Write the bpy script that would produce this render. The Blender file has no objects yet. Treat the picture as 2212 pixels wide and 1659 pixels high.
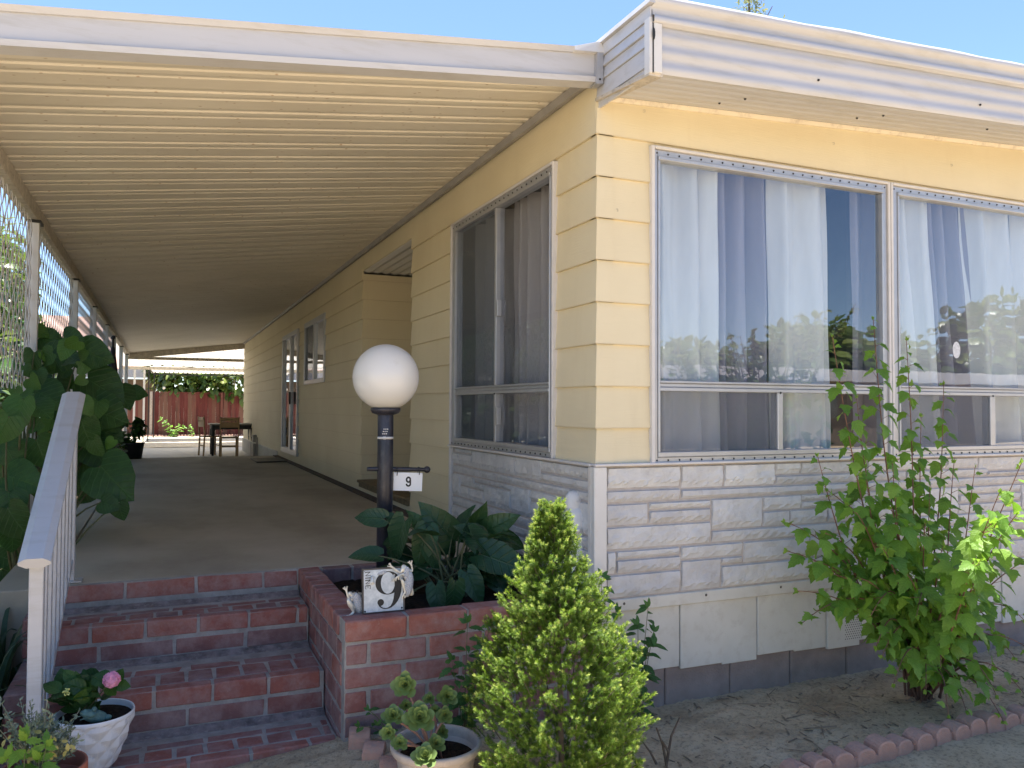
import bpy, bmesh, math, random
import numpy as np
from mathutils import Vector, Matrix, noise
from math import sin, cos, pi, radians, sqrt, atan2

# ------------------------------------------------------------------ camera
S = bpy.context.scene
CX, CY, CZ = -1.91501103, -3.40635862, 0.26785597
YAW, PITCH, ROLL, FPX = 0.407306845, 0.028924356, 0.005065691, 1747.7333527
W, H = 2212.0, 1659.0


def cam_axes():
    f = Vector((sin(YAW) * cos(PITCH), cos(YAW) * cos(PITCH), sin(PITCH)))
    r = Vector((cos(YAW), -sin(YAW), 0)); u = r.cross(f)
    return cos(ROLL) * r + sin(ROLL) * u, -sin(ROLL) * r + cos(ROLL) * u, f


AR, AU, AF = cam_axes()
cd = bpy.data.cameras.new('camera'); cam = bpy.data.objects.new('camera', cd)
S.collection.objects.link(cam); S.camera = cam
m = Matrix.Identity(4)
for i in range(3):
    m[i][0], m[i][1], m[i][2] = AR[i], AU[i], -AF[i]
m[0][3], m[1][3], m[2][3] = CX, CY, CZ
cam.matrix_world = m
cd.sensor_fit = 'HORIZONTAL'; cd.sensor_width = 36.0; cd.lens = FPX / W * 36.0
cd.clip_start = 0.05; cd.clip_end = 500.0

# ------------------------------------------------------------------ light
SUN = Vector((0.05, 0.215, 1.0)).normalized()
elev = math.asin(SUN.z)
wd = bpy.data.worlds.new('World'); S.world = wd; wd.use_nodes = True
nt = wd.node_tree; nt.nodes.clear()
sky = nt.nodes.new('ShaderNodeTexSky'); sky.sky_type = 'NISHITA'; sky.sun_disc = False
sky.sun_elevation = elev; sky.sun_rotation = atan2(SUN.x, SUN.y)
sky.altitude = 2000; sky.air_density = 1.0; sky.dust_density = 0.0; sky.ozone_density = 3.0
bg = nt.nodes.new('ShaderNodeBackground'); bg.inputs[1].default_value = 0.088
wo = nt.nodes.new('ShaderNodeOutputWorld')
nt.links.new(sky.outputs[0], bg.inputs[0]); nt.links.new(bg.outputs[0], wo.inputs[0])
sd = bpy.data.lights.new('sun', 'SUN'); sd.energy = 5.0; sd.angle = radians(0.53); sd.color = (1.0, 0.95, 0.87)
so = bpy.data.objects.new('sun', sd); S.collection.objects.link(so)
so.rotation_euler = SUN.to_track_quat('Z', 'Y').to_euler(); so.location = (0, 0, 20)
S.view_settings.view_transform = 'Standard'; S.view_settings.look = 'None'
S.view_settings.gamma = 1.0; S.view_settings.exposure = 1.80
S.render.engine = 'CYCLES'
S.cycles.use_denoising = True
S.cycles.max_bounces = 8; S.cycles.diffuse_bounces = 6; S.cycles.transparent_max_bounces = 12
S.cycles.caustics_reflective = False; S.cycles.caustics_refractive = False
S.cycles.sample_clamp_indirect = 6.0


def hit(u, v, ax, val):
    """point where the line of sight through a photo position meets a plane"""
    d = AR * ((u - W / 2) / FPX) + AU * (-(v - H / 2) / FPX) + AF
    c = Vector((CX, CY, CZ)); t = (val - c['xyz'.index(ax)]) / d['xyz'.index(ax)]
    return c + d * t


R = random.Random(11)

# ------------------------------------------------------------------ materials
MATS = {}


class NT:
    def __init__(s, name):
        s.m = bpy.data.materials.new(name); s.m.use_nodes = True; s.t = s.m.node_tree; s.t.nodes.clear()
        s.out = s.n('OutputMaterial')

    def n(s, typ, **kw):
        nd = s.t.nodes.new('ShaderNode' + typ)
        for k, v in kw.items():
            if k.startswith('i_'):
                nd.inputs[k[2:].replace('_', ' ')].default_value = v
            else:
                setattr(nd, k, v)
        return nd

    def l(s, a, b):
        s.t.links.new(a, b)

    def coord(s, scale=(1, 1, 1)):
        tc = s.n('TexCoord'); mp = s.n('Mapping'); mp.inputs['Scale'].default_value = scale
        s.l(tc.outputs['Object'], mp.inputs[0]); return mp.outputs[0]

    def noise(s, vec, scale, detail=4, rough=.55):
        n = s.n('TexNoise'); n.inputs['Scale'].default_value = scale; n.inputs['Detail'].default_value = detail
        n.inputs['Roughness'].default_value = rough; s.l(vec, n.inputs['Vector']); return n.outputs['Fac']

    def ramp(s, fac, stops):
        r = s.n('ValToRGB'); e = r.color_ramp.elements
        while len(e) < len(stops): e.new(0.5)
        for i, (p, c) in enumerate(stops):
            e[i].position = p; e[i].color = c if len(c) == 4 else (*c, 1)
        s.l(fac, r.inputs[0]); return r.outputs[0]

    def mix(s, fac, a, b, mode='MIX'):
        x = s.n('Mix', data_type='RGBA', blend_type=mode)
        for sock, val in ((x.inputs[0], fac), (x.inputs[6], a), (x.inputs[7], b)):
            if hasattr(val, 'is_linked'): s.l(val, sock)
            elif isinstance(val, (int, float)): sock.default_value = val
            else: sock.default_value = val if len(val) == 4 else (*val, 1)
        return x.outputs[2]

    def math(s, op, a, b=0.0):
        x = s.n('Math', operation=op)
        for sock, val in ((x.inputs[0], a), (x.inputs[1], b)):
            if hasattr(val, 'is_linked'): s.l(val, sock)
            else: sock.default_value = val
        return x.outputs[0]

    def attr(s, name='tint'):
        a = s.n('Attribute'); a.attribute_name = name; return a.outputs['Fac']

    def bump(s, h, strength, dist):
        b = s.n('Bump'); b.inputs['Strength'].default_value = strength; b.inputs['Distance'].default_value = dist
        s.l(h, b.inputs['Height']); return b.outputs[0]

    def pbsdf(s, col, rough=.6, metal=0, nrm=None, spec=.5):
        p = s.n('BsdfPrincipled')
        if hasattr(col, 'is_linked'): s.l(col, p.inputs['Base Color'])
        else: p.inputs['Base Color'].default_value = (*col, 1)
        if hasattr(rough, 'is_linked'): s.l(rough, p.inputs['Roughness'])
        else: p.inputs['Roughness'].default_value = rough
        p.inputs['Metallic'].default_value = metal
        p.inputs['Specular IOR Level'].default_value = spec
        if nrm is not None: s.l(nrm, p.inputs['Normal'])
        return p

    def done(s, sh):
        s.l(sh.outputs[0] if hasattr(sh, 'outputs') else sh, s.out.inputs[0]); MATS[s.m.name] = s.m; return s.m


def simple(name, col, rough=.6, metal=0, var=.15, vscale=6, bump=0, bscale=60, spec=.5, dirt=None, stretch=(1, 1, 1), tint=0):
    t = NT(name); c = t.coord(stretch)
    n1 = t.noise(c, vscale)
    lo = tuple(x * (1 - var) for x in col); hi = tuple(min(1, x * (1 + var)) for x in col)
    cc = t.ramp(n1, [(.3, lo), (.7, hi)])
    if dirt:
        n2 = t.noise(c, vscale * 2.7, 6, .7)
        cc = t.mix(t.ramp(n2, [(.5, (0, 0, 0)), (.72, (1, 1, 1))]), cc, dirt)
    if tint:
        a = t.attr(); cc = t.mix(1.0, cc, t.ramp(a, [(0, (1 - tint,) * 3), (1, (1, 1, 1))]), 'MULTIPLY')
    nrm = None
    if bump: nrm = t.bump(t.noise(c, bscale, 5), bump, .01)
    return t.done(t.pbsdf(cc, rough, metal, nrm, spec))


def leafmat(name, dark, light, rough=.45, trans=.35, tipcol=None, vein=0):
    t = NT(name); a = t.attr(); c = t.coord()
    n = t.noise(c, 25, 3)
    col = t.ramp(a, [(0, dark), (1, light)] if tipcol is None else [(0, dark), (.6, light), (1, tipcol)])
    col = t.mix(.35, col, t.ramp(n, [(.3, tuple(x * .5 for x in dark)), (.7, light)]))
    nrm = t.bump(t.noise(c, 120, 2), .25, .003)
    if vein:
        at = t.n('Attribute'); at.attribute_name = 'luv'; sp = t.n('SeparateXYZ'); t.l(at.outputs['Vector'], sp.inputs[0])
        aw = t.math('ABSOLUTE', sp.outputs['Y'])
        q = t.math('FRACT', t.math('MULTIPLY', t.math('SUBTRACT', sp.outputs['X'], t.math('MULTIPLY', aw, .75)), 6.0))
        sv = t.math('ABSOLUTE', t.math('SUBTRACT', q, .5))
        l1 = t.ramp(sv, [(.40, (0, 0, 0)), (.5, (1, 1, 1))]); l2 = t.ramp(aw, [(.0, (1, 1, 1)), (.022, (0, 0, 0))])
        vn = t.mix(1.0, l1, l2, 'LIGHTEN')
        col = t.mix(t.mix(1.0, vn, (vein, vein, vein), 'MULTIPLY'), col, tuple(min(1, x * 1.9 + .02) for x in light))
        nrm = t.bump(t.math('ADD', t.math('MULTIPLY', vn, -1.0), t.noise(c, 60, 3)), .5, .006)
        ds = t.noise(c, 14, 4, .7); col = t.mix(t.ramp(ds, [(.64, (0, 0, 0)), (.85, (.2, .2, .2))]), col, (.22, .24, .12))
    p = t.pbsdf(col, rough, 0, nrm, .4)
    tr = t.n('BsdfTranslucent'); t.l(t.mix(.5, col, (light[0] * 1.5, light[1] * 1.5, light[2] * .6)), tr.inputs[0])
    mx = t.n('MixShader'); mx.inputs[0].default_value = trans
    t.l(p.outputs[0], mx.inputs[1]); t.l(tr.outputs[0], mx.inputs[2])
    return t.done(mx)


def siding_mat():
    t = NT('yellow_painted_siding'); c = t.coord((3, 3, 60)); c1 = t.coord()
    grain = t.noise(c, 2.2, 6, .65)
    big = t.noise(c1, 1.3, 4)
    col = t.ramp(big, [(.3, (.66, .575, .395)), (.7, (.72, .64, .455))])
    st = t.noise(t.coord((5, 5, .8)), 1.6, 5, .7)
    col = t.mix(t.ramp(st, [(.55, (0, 0, 0)), (.85, (.4, .4, .4))]), col, (.60, .51, .34))
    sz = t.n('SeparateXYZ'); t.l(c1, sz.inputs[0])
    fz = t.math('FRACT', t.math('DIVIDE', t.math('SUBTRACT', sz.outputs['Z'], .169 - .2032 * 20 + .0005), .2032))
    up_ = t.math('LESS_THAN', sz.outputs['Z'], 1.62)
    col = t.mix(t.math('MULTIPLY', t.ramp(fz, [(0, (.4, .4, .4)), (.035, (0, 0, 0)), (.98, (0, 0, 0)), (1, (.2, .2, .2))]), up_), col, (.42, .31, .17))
    sp = t.noise(c1, 90, 2)
    col = t.mix(t.ramp(sp, [(.74, (0, 0, 0)), (.8, (.4, .4, .4))]), col, (.5, .42, .3))
    return t.done(t.pbsdf(col, .62, 0, t.bump(grain, .35, .004), .35))


def ceiling_mat():
    t = NT('cream_ribbed_aluminium'); c = t.coord()
    col = t.ramp(t.noise(t.coord((1, 1, 1)), 1.2, 4), [(.3, (.60, .555, .465)), (.7, (.68, .635, .54))])
    v = t.n('TexVoronoi'); v.inputs['Scale'].default_value = 15; t.l(t.coord((1, 1.6, .01)), v.inputs['Vector'])
    m_ = t.ramp(v.outputs['Distance'], [(.07, (.7, .7, .7)), (.15, (0, 0, 0))])
    sel = t.ramp(t.noise(c, 7, 2), [(.32, (0, 0, 0)), (.4, (1, 1, 1))])
    col = t.mix(t.mix(1.0, m_, sel, 'MULTIPLY'), col, (.30, .19, .10))
    d = t.ramp(t.noise(t.coord((1, 2, 1)), 2.2, 5, .7), [(.55, (0, 0, 0)), (.8, (.35, .35, .35))])
    col = t.mix(d, col, (.50, .43, .32))
    return t.done(t.pbsdf(col, .5, 0, t.bump(t.noise(c, 12, 3), .12, .01), .4))


def brick_mat():
    t = NT('red_clay_brick'); c = t.coord(); a = t.attr()
    col = t.ramp(a, [(0, (.20, .125, .125)), (.35, (.235, .11, .10)), (.7, (.28, .10, .082)), (1, (.33, .12, .088))])
    n = t.noise(c, 22, 5, .65)
    col = t.mix(t.ramp(n, [(.35, (.25, .25, .25)), (.65, (0, 0, 0))]), col, (.07, .035, .04))
    e = t.noise(c, 6.5, 6, .72)
    col = t.mix(t.ramp(e, [(.42, (0, 0, 0)), (.72, (.65, .65, .65))]), col, (.40, .31, .30))
    e2 = t.noise(c, 60, 4, .7)
    col = t.mix(t.ramp(e2, [(.62, (0, 0, 0)), (.75, (.35, .35, .35))]), col, (.45, .38, .36))
    return t.done(t.pbsdf(col, .8, 0, t.bump(t.noise(c, 95, 5, .7), .5, .006), .25))


def mortar_mat():
    t = NT('grey_mortar'); c = t.coord()
    col = t.ramp(t.noise(c, 9, 6, .7), [(.25, (.20, .185, .175)), (.5, (.32, .30, .285)), (.75, (.44, .42, .40))])
    return t.done(t.pbsdf(col, .95, 0, t.bump(t.noise(c, 130, 5, .7), .8, .006), .2))


def concrete(name, c0, c1, st=None, sc=1.2):
    t = NT(name); c = t.coord()
    col = t.ramp(t.noise(c, sc, 6, .6), [(.3, c0), (.7, c1)])
    s1 = t.noise(t.coord((1.1, .55, 1)), 1.3, 6, .62)
    if st: col = t.mix(t.ramp(s1, [(.46, (0, 0, 0)), (.8, (.6, .6, .6))]), col, st)
    sp = t.noise(c, 70, 3, .7)
    col = t.mix(t.ramp(sp, [(.6, (0, 0, 0)), (.8, (.35, .35, .35))]), col, tuple(x * 1.35 for x in c1))
    return t.done(t.pbsdf(col, .75, 0, t.bump(t.noise(c, 55, 6, .7), .25, .006), .35))


def dirt_mat():
    t = NT('dry_garden_dirt'); c = t.coord()
    col = t.ramp(t.noise(c, 3.2, 7, .65), [(.25, (.33, .245, .155)), (.5, (.54, .42, .28)), (.72, (.66, .535, .375))])
    sp = t.noise(c, 45, 6, .75)
    col = t.mix(t.ramp(sp, [(.35, (.6, .6, .6)), (.5, (0, 0, 0))]), col, (.10, .08, .062))
    sp2 = t.noise(t.coord((1, 1, 1)), 110, 3, .7)
    col = t.mix(t.ramp(sp2, [(.6, (0, 0, 0)), (.7, (.6, .6, .6))]), col, (.40, .36, .30))
    h = t.math('ADD', t.noise(c, 18, 7, .75), t.math('MULTIPLY', t.noise(c, 120, 3), .4))
    return t.done(t.pbsdf(col, .95, 0, t.bump(h, 1.0, .02), .15))


def stone_mat():
    t = NT('white_cast_stone'); c = t.coord(); a = t.attr()
    n = t.noise(c, 7, 6, .65)
    col = t.ramp(n, [(.25, (.50, .495, .50)), (.5, (.60, .60, .605)), (.75, (.69, .69, .695))])
    d = t.noise(t.coord((1.5, 1.5, 1)), 16, 6, .75)
    col = t.mix(t.ramp(d, [(.54, (0, 0, 0)), (.75, (.55, .55, .55))]), col, (.36, .345, .34))
    col = t.mix(1.0, col, t.ramp(a, [(0, (.86, .85, .86)), (1, (1.0, 1.0, 1.0))]), 'MULTIPLY')
    return t.done(t.pbsdf(col, .6, 0, t.bump(t.noise(c, 30, 6, .65), .35, .012), .35))


def glass_mat(name, tint=(.9, .93, .95), boost=.10, rough=0.0, mul=1.5):
    t = NT(name)
    fr = t.n('Fresnel'); fr.inputs[0].default_value = 1.5; geo = t.n('NewGeometry')
    front = t.math('SUBTRACT', 1.0, geo.outputs['Backfacing'])
    f2 = t.math('MULTIPLY', t.math('MINIMUM', t.math('ADD', t.math('MULTIPLY', fr.outputs[0], mul), boost), 1.0), front)
    tr = t.n('BsdfTransparent'); tr.inputs[0].default_value = (*tint, 1)
    gl = t.n('BsdfGlossy'); gl.inputs['Roughness'].default_value = rough; gl.inputs[0].default_value = (.9, .93, 1, 1)
    c = t.coord((1, 1, .35)); t.l(t.bump(t.noise(c, 3.0, 2), .06, .02), gl.inputs['Normal'])
    mx = t.n('MixShader'); t.l(f2, mx.inputs[0]); t.l(tr.outputs[0], mx.inputs[1]); t.l(gl.outputs[0], mx.inputs[2])
    return t.done(mx)


def screen_mat():
    t = NT('insect_screen')
    tr = t.n('BsdfTransparent'); tr.inputs[0].default_value = (1, 1, 1, 1)
    df = t.n('BsdfDiffuse'); df.inputs[0].default_value = (.20, .225, .26, 1)
    mx = t.n('MixShader'); mx.inputs[0].default_value = .22; t.l(tr.outputs[0], mx.inputs[1]); t.l(df.outputs[0], mx.inputs[2])
    return t.done(mx)


def curtain_mat(name, col, trans):
    t = NT(name); c = t.coord((1, 1, .2))
    cc = t.ramp(t.noise(c, 9, 4), [(.3, tuple(x * .86 for x in col)), (.7, col)])
    d = t.n('BsdfDiffuse'); t.l(cc, d.inputs[0]); tr = t.n('BsdfTranslucent'); t.l(cc, tr.inputs[0])
    mx = t.n('MixShader'); mx.inputs[0].default_value = trans; t.l(d.outputs[0], mx.inputs[1]); t.l(tr.outputs[0], mx.inputs[2])
    return t.done(mx)


def globe_mat():
    t = NT('milky_globe_plastic'); c = t.coord()
    col = t.ramp(t.noise(c, 7, 4, .6), [(.6, (.74, .73, .71)), (.85, (.62, .59, .53))])
    p = t.pbsdf(col, .28, 0, None, .5)
    p.inputs['Subsurface Weight'].default_value = .5; p.inputs['Subsurface Radius'].default_value = (.25, .25, .25)
    p.inputs['Subsurface Scale'].default_value = .4
    return t.done(p)


def fence_mat():
    t = NT('weathered_red_boards'); c = t.coord((1, 1, .15)); a = t.attr()
    col = t.ramp(t.noise(c, 9, 6, .7), [(.3, (.065, .022, .02)), (.55, (.13, .033, .028)), (.75, (.17, .06, .048))])
    col = t.mix(t.ramp(a, [(.2, (.45, .45, .45)), (.7, (0, 0, 0))]), col, (.22, .15, .10))
    return t.done(t.pbsdf(col, .85, 0, t.bump(t.noise(c, 40, 4), .4, .01), .2))


def galv_mat():
    t = NT('galvanised_plate'); c = t.coord()
    v = t.noise(c, 55, 4, .6)
    col = t.ramp(v, [(.3, (.48, .52, .56)), (.7, (.68, .71, .74))])
    return t.done(t.pbsdf(col, .5, .35, None, .5))


def mosaic_mat():
    t = NT('silver_mosaic'); c = t.coord()
    v = t.n('TexVoronoi'); v.inputs['Scale'].default_value = 260; t.l(c, v.inputs['Vector'])
    col = t.ramp(v.outputs['Distance'], [(.1, (.95, .95, .95)), (.55, (.55, .55, .57))])
    return t.done(t.pbsdf(col, .22, .8, t.bump(v.outputs['Distance'], 1.0, .004), .5)) if False else t.done(t.pbsdf(col, .25, .45, t.bump(v.outputs['Distance'], 1.0, .004), .5))


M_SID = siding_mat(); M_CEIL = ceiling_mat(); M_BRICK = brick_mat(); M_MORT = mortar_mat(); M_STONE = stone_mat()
M_PORCH = concrete('stained_porch_concrete', (.36, .32, .255), (.47, .425, .35), (.15, .122, .095))
M_DRIVE = concrete('driveway_concrete', (.54, .48, .385), (.64, .575, .47), (.43, .38, .31), 2.5)
M_DIRT = dirt_mat()
M_SOIL = simple('dark_potting_soil', (.028, .020, .015), .95, var=.5, vscale=60, bump=1, bscale=130, spec=.1)
M_WHITE = simple('white_enamel_metal', (.64, .63, .62), .42, var=.04, vscale=4, dirt=(.60, .56, .52), bump=.05, bscale=20)
M_FASC = simple('white_fascia_aluminium', (.50, .50, .52), .38, var=.05, vscale=3, dirt=(.43, .42, .41), stretch=(.4, 1, 3), bump=.06, bscale=5)
M_CREAM = simple('cream_enamel_metal', (.70, .63, .50), .5, var=.07, vscale=5, dirt=(.48, .41, .33))
M_DIRTY = simple('dirty_cream_trim', (.52, .47, .40), .6, var=.2, vscale=14, dirt=(.22, .19, .16))
M_ALU = simple('anodised_aluminium', (.46, .47, .50), .38, .55, var=.06, vscale=12)
M_ALUW = simple('white_window_trim', (.60, .58, .575), .45, var=.05, vscale=12)
M_GREYTRIM = simple('grey_edge_trim', (.30, .285, .27), .6, var=.12, vscale=9)
M_DARK = simple('black_rubber_gap', (.02, .02, .022), .7, var=.2)
M_SKIRT = simple('cream_skirting_panel', (.60, .585, .54), .5, var=.05, vscale=5, dirt=(.52, .49, .44), bump=.15, bscale=9)
M_FOUND = simple('purple_grey_block', (.28, .225, .205), .9, var=.15, vscale=10, bump=.4, bscale=110, spec=.15)
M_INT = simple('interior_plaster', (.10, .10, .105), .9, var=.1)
M_GLASS = glass_mat('window_glass', boost=.07); M_GLASS2 = glass_mat('dim_window_glass', (.9, .92, .95), .03); M_GLASS3 = glass_mat('shaded_window_glass', (.92, .93, .95), .0, mul=.75)
M_SCREEN = screen_mat()
M_CURT = curtain_mat('white_curtain', (.88, .87, .87), .05); M_MAUVE = curtain_mat('mauve_grey_curtain', (.46, .42, .49), .2)
M_GLOBE = globe_mat()
M_NAVY = simple('navy_black_paint', (.022, .022, .032), .38, var=.5, vscale=12, dirt=(.06, .055, .06), bump=.1, bscale=30, stretch=(1, 1, .5))
M_BLACK = simple('matt_black_plastic', (.018, .018, .02), .5, var=.2)
M_WOOD = simple('light_chair_wood', (.36, .235, .12), .5, var=.2, vscale=8)
M_WOODG = simple('grey_weathered_wood', (.12, .10, .085), .8, var=.25, vscale=30)
M_THRESH = simple('brown_threshold_wood', (.16, .115, .06), .7, var=.3, vscale=20)
M_STRIP = simple('brown_base_strip', (.085, .062, .05), .9, var=.35, vscale=12, bump=.4)
M_FENCE = fence_mat()
M_GALV = galv_mat(); M_MOSA = mosaic_mat()
M_SILV = simple('tarnished_silver', (.70, .66, .58), .35, .35, var=.2, vscale=60)
M_POTW = simple('white_glazed_ceramic', (.74, .745, .77), .18, var=.03, vscale=10, spec=.6)
M_POTB = simple('beige_plastic_pot', (.50, .43, .38), .5, var=.08, vscale=12, dirt=(.38, .33, .29))
M_TERRA = simple('terracotta_clay', (.36, .12, .075), .75, var=.15, vscale=16)
M_TEAL = simple('verdigris_stone', (.085, .16, .145), .7, var=.3, vscale=45, bump=.4, bscale=150)
M_GRAVEL = simple('pale_gravel', (.52, .46, .37), .95, var=.35, vscale=18, bump=1, bscale=40, spec=.1)
M_LOWPAT = concrete('rear_patio_concrete', (.42, .40, .37), (.52, .50, .46))
M_EDGE = simple('red_concrete_edging', (.44, .27, .215), .9, var=.15, vscale=18, dirt=(.36, .27, .23), bump=.5, bscale=120, spec=.2, tint=.2)
M_BARK = simple('brown_bark', (.10, .075, .055), .9, var=.3, vscale=30, bump=.5)
M_STEM = simple('green_brown_stem', (.10, .11, .05), .7, var=.3, vscale=30)
M_STEMR = simple('reddish_stem', (.15, .075, .05), .7, var=.3, vscale=30)
M_HIB = leafmat('hibiscus_leaf', (.065, .155, .025), (.18, .35, .05), .5, .45, (.30, .46, .07), vein=.25)
M_BIGL = leafmat('large_heart_leaf', (.02, .06, .02), (.055, .14, .032), .42, .3, (.13, .28, .035), vein=.26)
M_CALLA = leafmat('calla_leaf', (.012, .045, .022), (.03, .085, .03), .34, .2, (.07, .14, .03), vein=.14)
M_SPR = leafmat('spruce_needle', (.035, .085, .014), (.23, .36, .05), .6, .38, (.80, .80, .24))
M_SUCC = leafmat('succulent_leaf', (.10, .17, .06), (.24, .33, .10), .4, .15, (.42, .40, .10))
M_SAGE = leafmat('silvery_leaf', (.12, .16, .11), (.26, .32, .25), .7, .2, (.42, .36, .08))
M_WEED = leafmat('weed_leaf', (.03, .09, .025), (.08, .20, .045), .5, .3, vein=0.3)
M_HYD = leafmat('hydrangea_leaf', (.015, .06, .015), (.045, .12, .022), .4, .25, (.12, .2, .03), vein=.18)
M_TREE = leafmat('tree_leaf', (.04, .08, .018), (.13, .20, .045), .3, .3, (.34, .36, .08))
M_STRAP = leafmat('strap_leaf', (.02, .055, .03), (.06, .11, .06), .45, .2)
M_PINK = simple('pink_petals', (.72, .30, .45), .6, var=.25, vscale=60)
M_PETY = simple('greenish_buds', (.60, .62, .20), .6, var=.2, vscale=60)
M_SIGNW = simple('white_sign_enamel', (.80, .81, .83), .35, var=.03)
M_INK = simple('black_sign_paint', (.012, .012, .014), .5, var=.1)
M_STATUE = simple('white_cast_plaster', (.70, .69, .69), .6, var=.06, vscale=14, bump=.2, bscale=60)
M_ROOFW = simple('white_rolled_roofing', (.60, .58, .55), .7, var=.1, vscale=6, dirt=(.45, .41, .37), bump=.5, bscale=14)
M_TAN = simple('tan_stucco', (.20, .16, .12), .85, var=.1)
M_PROOF = simple('pink_roof_shingles', (.42, .27, .22), .85, var=.15, vscale=14)
M_BULB = simple('frosted_bulb_glass', (.8, .78, .7), .2, var=.05)
M_ROAD = simple('street_asphalt', (.26, .25, .235), .9, var=.2, vscale=5, bump=.5, bscale=80)

# ------------------------------------------------------------------ mesh helper
COL = S.collection


class MB:
    def __init__(s):
        s.v = []; s.f = []; s.nv = 0; s.luv = []

    def add(s, verts, faces, mat=0, tint=.5, smooth=False, luv=None):
        """verts Nx3; faces: int array (n,k) or list of lists"""
        verts = np.asarray(verts, dtype=np.float32).reshape(-1, 3)
        if isinstance(faces, np.ndarray): fl = [(faces + s.nv)]
        else:
            by = {}
            for f in faces: by.setdefault(len(f), []).append(f)
            fl = [np.array(x, dtype=np.int64) + s.nv for x in by.values()]
        for fa in fl:
            t = np.full(len(fa), tint, dtype=np.float32) if np.isscalar(tint) else np.asarray(tint, dtype=np.float32)
            s.f.append((fa, mat, t, smooth))
        s.v.append(verts); s.nv += len(verts)
        if luv is not None or s.luv: s.luv.append((len(s.v) - 1, None if luv is None else np.asarray(luv, dtype=np.float32)))

    def box(s, x0, x1, y0, y1, z0, z1, mat=0, tint=.5):
        v = [(x, y, z) for x in (x0, x1) for y in (y0, y1) for z in (z0, z1)]
        s.add(v, [[0, 1, 3, 2], [4, 6, 7, 5], [0, 4, 5, 1], [2, 3, 7, 6], [0, 2, 6, 4], [1, 5, 7, 3]], mat, tint)

    def hexa(s, p, mat=0, tint=.5):
        """8 points: bottom ring then top ring"""
        s.add(p, [[3, 2, 1, 0], [4, 5, 6, 7], [0, 1, 5, 4], [1, 2, 6, 5], [2, 3, 7, 6], [3, 0, 4, 7]], mat, tint)

    def bar(s, p, q, w, h, up=(0, 0, 1), mat=0, tint=.5):
        p = Vector(p); q = Vector(q); d = (q - p).normalized(); up = Vector(up)
        sd_ = d.cross(up)
        if sd_.length < 1e-4: sd_ = d.cross(Vector((1, 0, 0)))
        sd_.normalize(); u2 = sd_.cross(d).normalized()
        a = sd_ * w / 2; b = u2 * h / 2
        s.hexa([p - a - b, p + a - b, q + a - b, q - a - b, p - a + b, p + a + b, q + a + b, q - a + b], mat, tint)

    def cbox(s, x0, x1, y0, y1, z0, z1, b=.004, mat=0, tint=.5, jit=0):
        """box with chamfered edges"""
        X = (x0, x1); Y = (y0, y1); Z = (z0, z1); v = []; idx = {}
        for i in (0, 1):
            for j in (0, 1):
                for k in (0, 1):
                    dx = b if i == 0 else -b; dy = b if j == 0 else -b; dz = b if k == 0 else -b
                    jx, jy, jz = (R.uniform(-jit, jit) for _ in range(3))
                    x, y, z = X[i] + jx, Y[j] + jy, Z[k] + jz
                    idx[i, j, k, 0] = len(v); v.append((x, y + dy, z + dz))
                    idx[i, j, k, 1] = len(v); v.append((x + dx, y, z + dz))
                    idx[i, j, k, 2] = len(v); v.append((x + dx, y + dy, z))
        f = []
        for i in (0, 1): f.append([idx[i, 0, 0, 0], idx[i, 0, 1, 0], idx[i, 1, 1, 0], idx[i, 1, 0, 0]])
        for j in (0, 1): f.append([idx[0, j, 0, 1], idx[1, j, 0, 1], idx[1, j, 1, 1], idx[0, j, 1, 1]])
        for k in (0, 1): f.append([idx[0, 0, k, 2], idx[0, 1, k, 2], idx[1, 1, k, 2], idx[1, 0, k, 2]])
        for i in (0, 1):
            for j in (0, 1): f.append([idx[i, j, 0, 0], idx[i, j, 1, 0], idx[i, j, 1, 1], idx[i, j, 0, 1]])
            for k in (0, 1): f.append([idx[i, 0, k, 0], idx[i, 1, k, 0], idx[i, 1, k, 2], idx[i, 0, k, 2]])
        for j in (0, 1):
            for k in (0, 1): f.append([idx[0, j, k, 1], idx[1, j, k, 1], idx[1, j, k, 2], idx[0, j, k, 2]])
        for i in (0, 1):
            for j in (0, 1):
                for k in (0, 1): f.append([idx[i, j, k, 0], idx[i, j, k, 1], idx[i, j, k, 2]])
        s.add(v, f, mat, tint)

    def tube(s, pts, rad, n=8, mat=0, tint=.5, cap=True, smooth=True):
        pts = [Vector(p) for p in pts]
        if not isinstance(rad, (list, tuple)): rad = [rad] * len(pts)
        V = []; F = []; ref = None
        for i, p in enumerate(pts):
            d = (pts[min(i + 1, len(pts) - 1)] - pts[max(i - 1, 0)]).normalized()
            if ref is None:
                ref = Vector((0, 0, 1)) if abs(d.z) < .9 else Vector((1, 0, 0))
            a = d.cross(ref).normalized(); b = a.cross(d).normalized(); ref = b
            for k in range(n):
                t = 2 * pi * k / n; V.append(p + (a * cos(t) + b * sin(t)) * rad[i])
        for i in range(len(pts) - 1):
            for k in range(n):
                k2 = (k + 1) % n; F.append([i * n + k, i * n + k2, (i + 1) * n + k2, (i + 1) * n + k])
        s.add(V, F, mat, tint, smooth)
        if cap:
            s.add([V[k] for k in range(n)], [list(range(n))[::-1]], mat, tint)
            s.add([V[(len(pts) - 1) * n + k] for k in range(n)], [list(range(n))], mat, tint)

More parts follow.
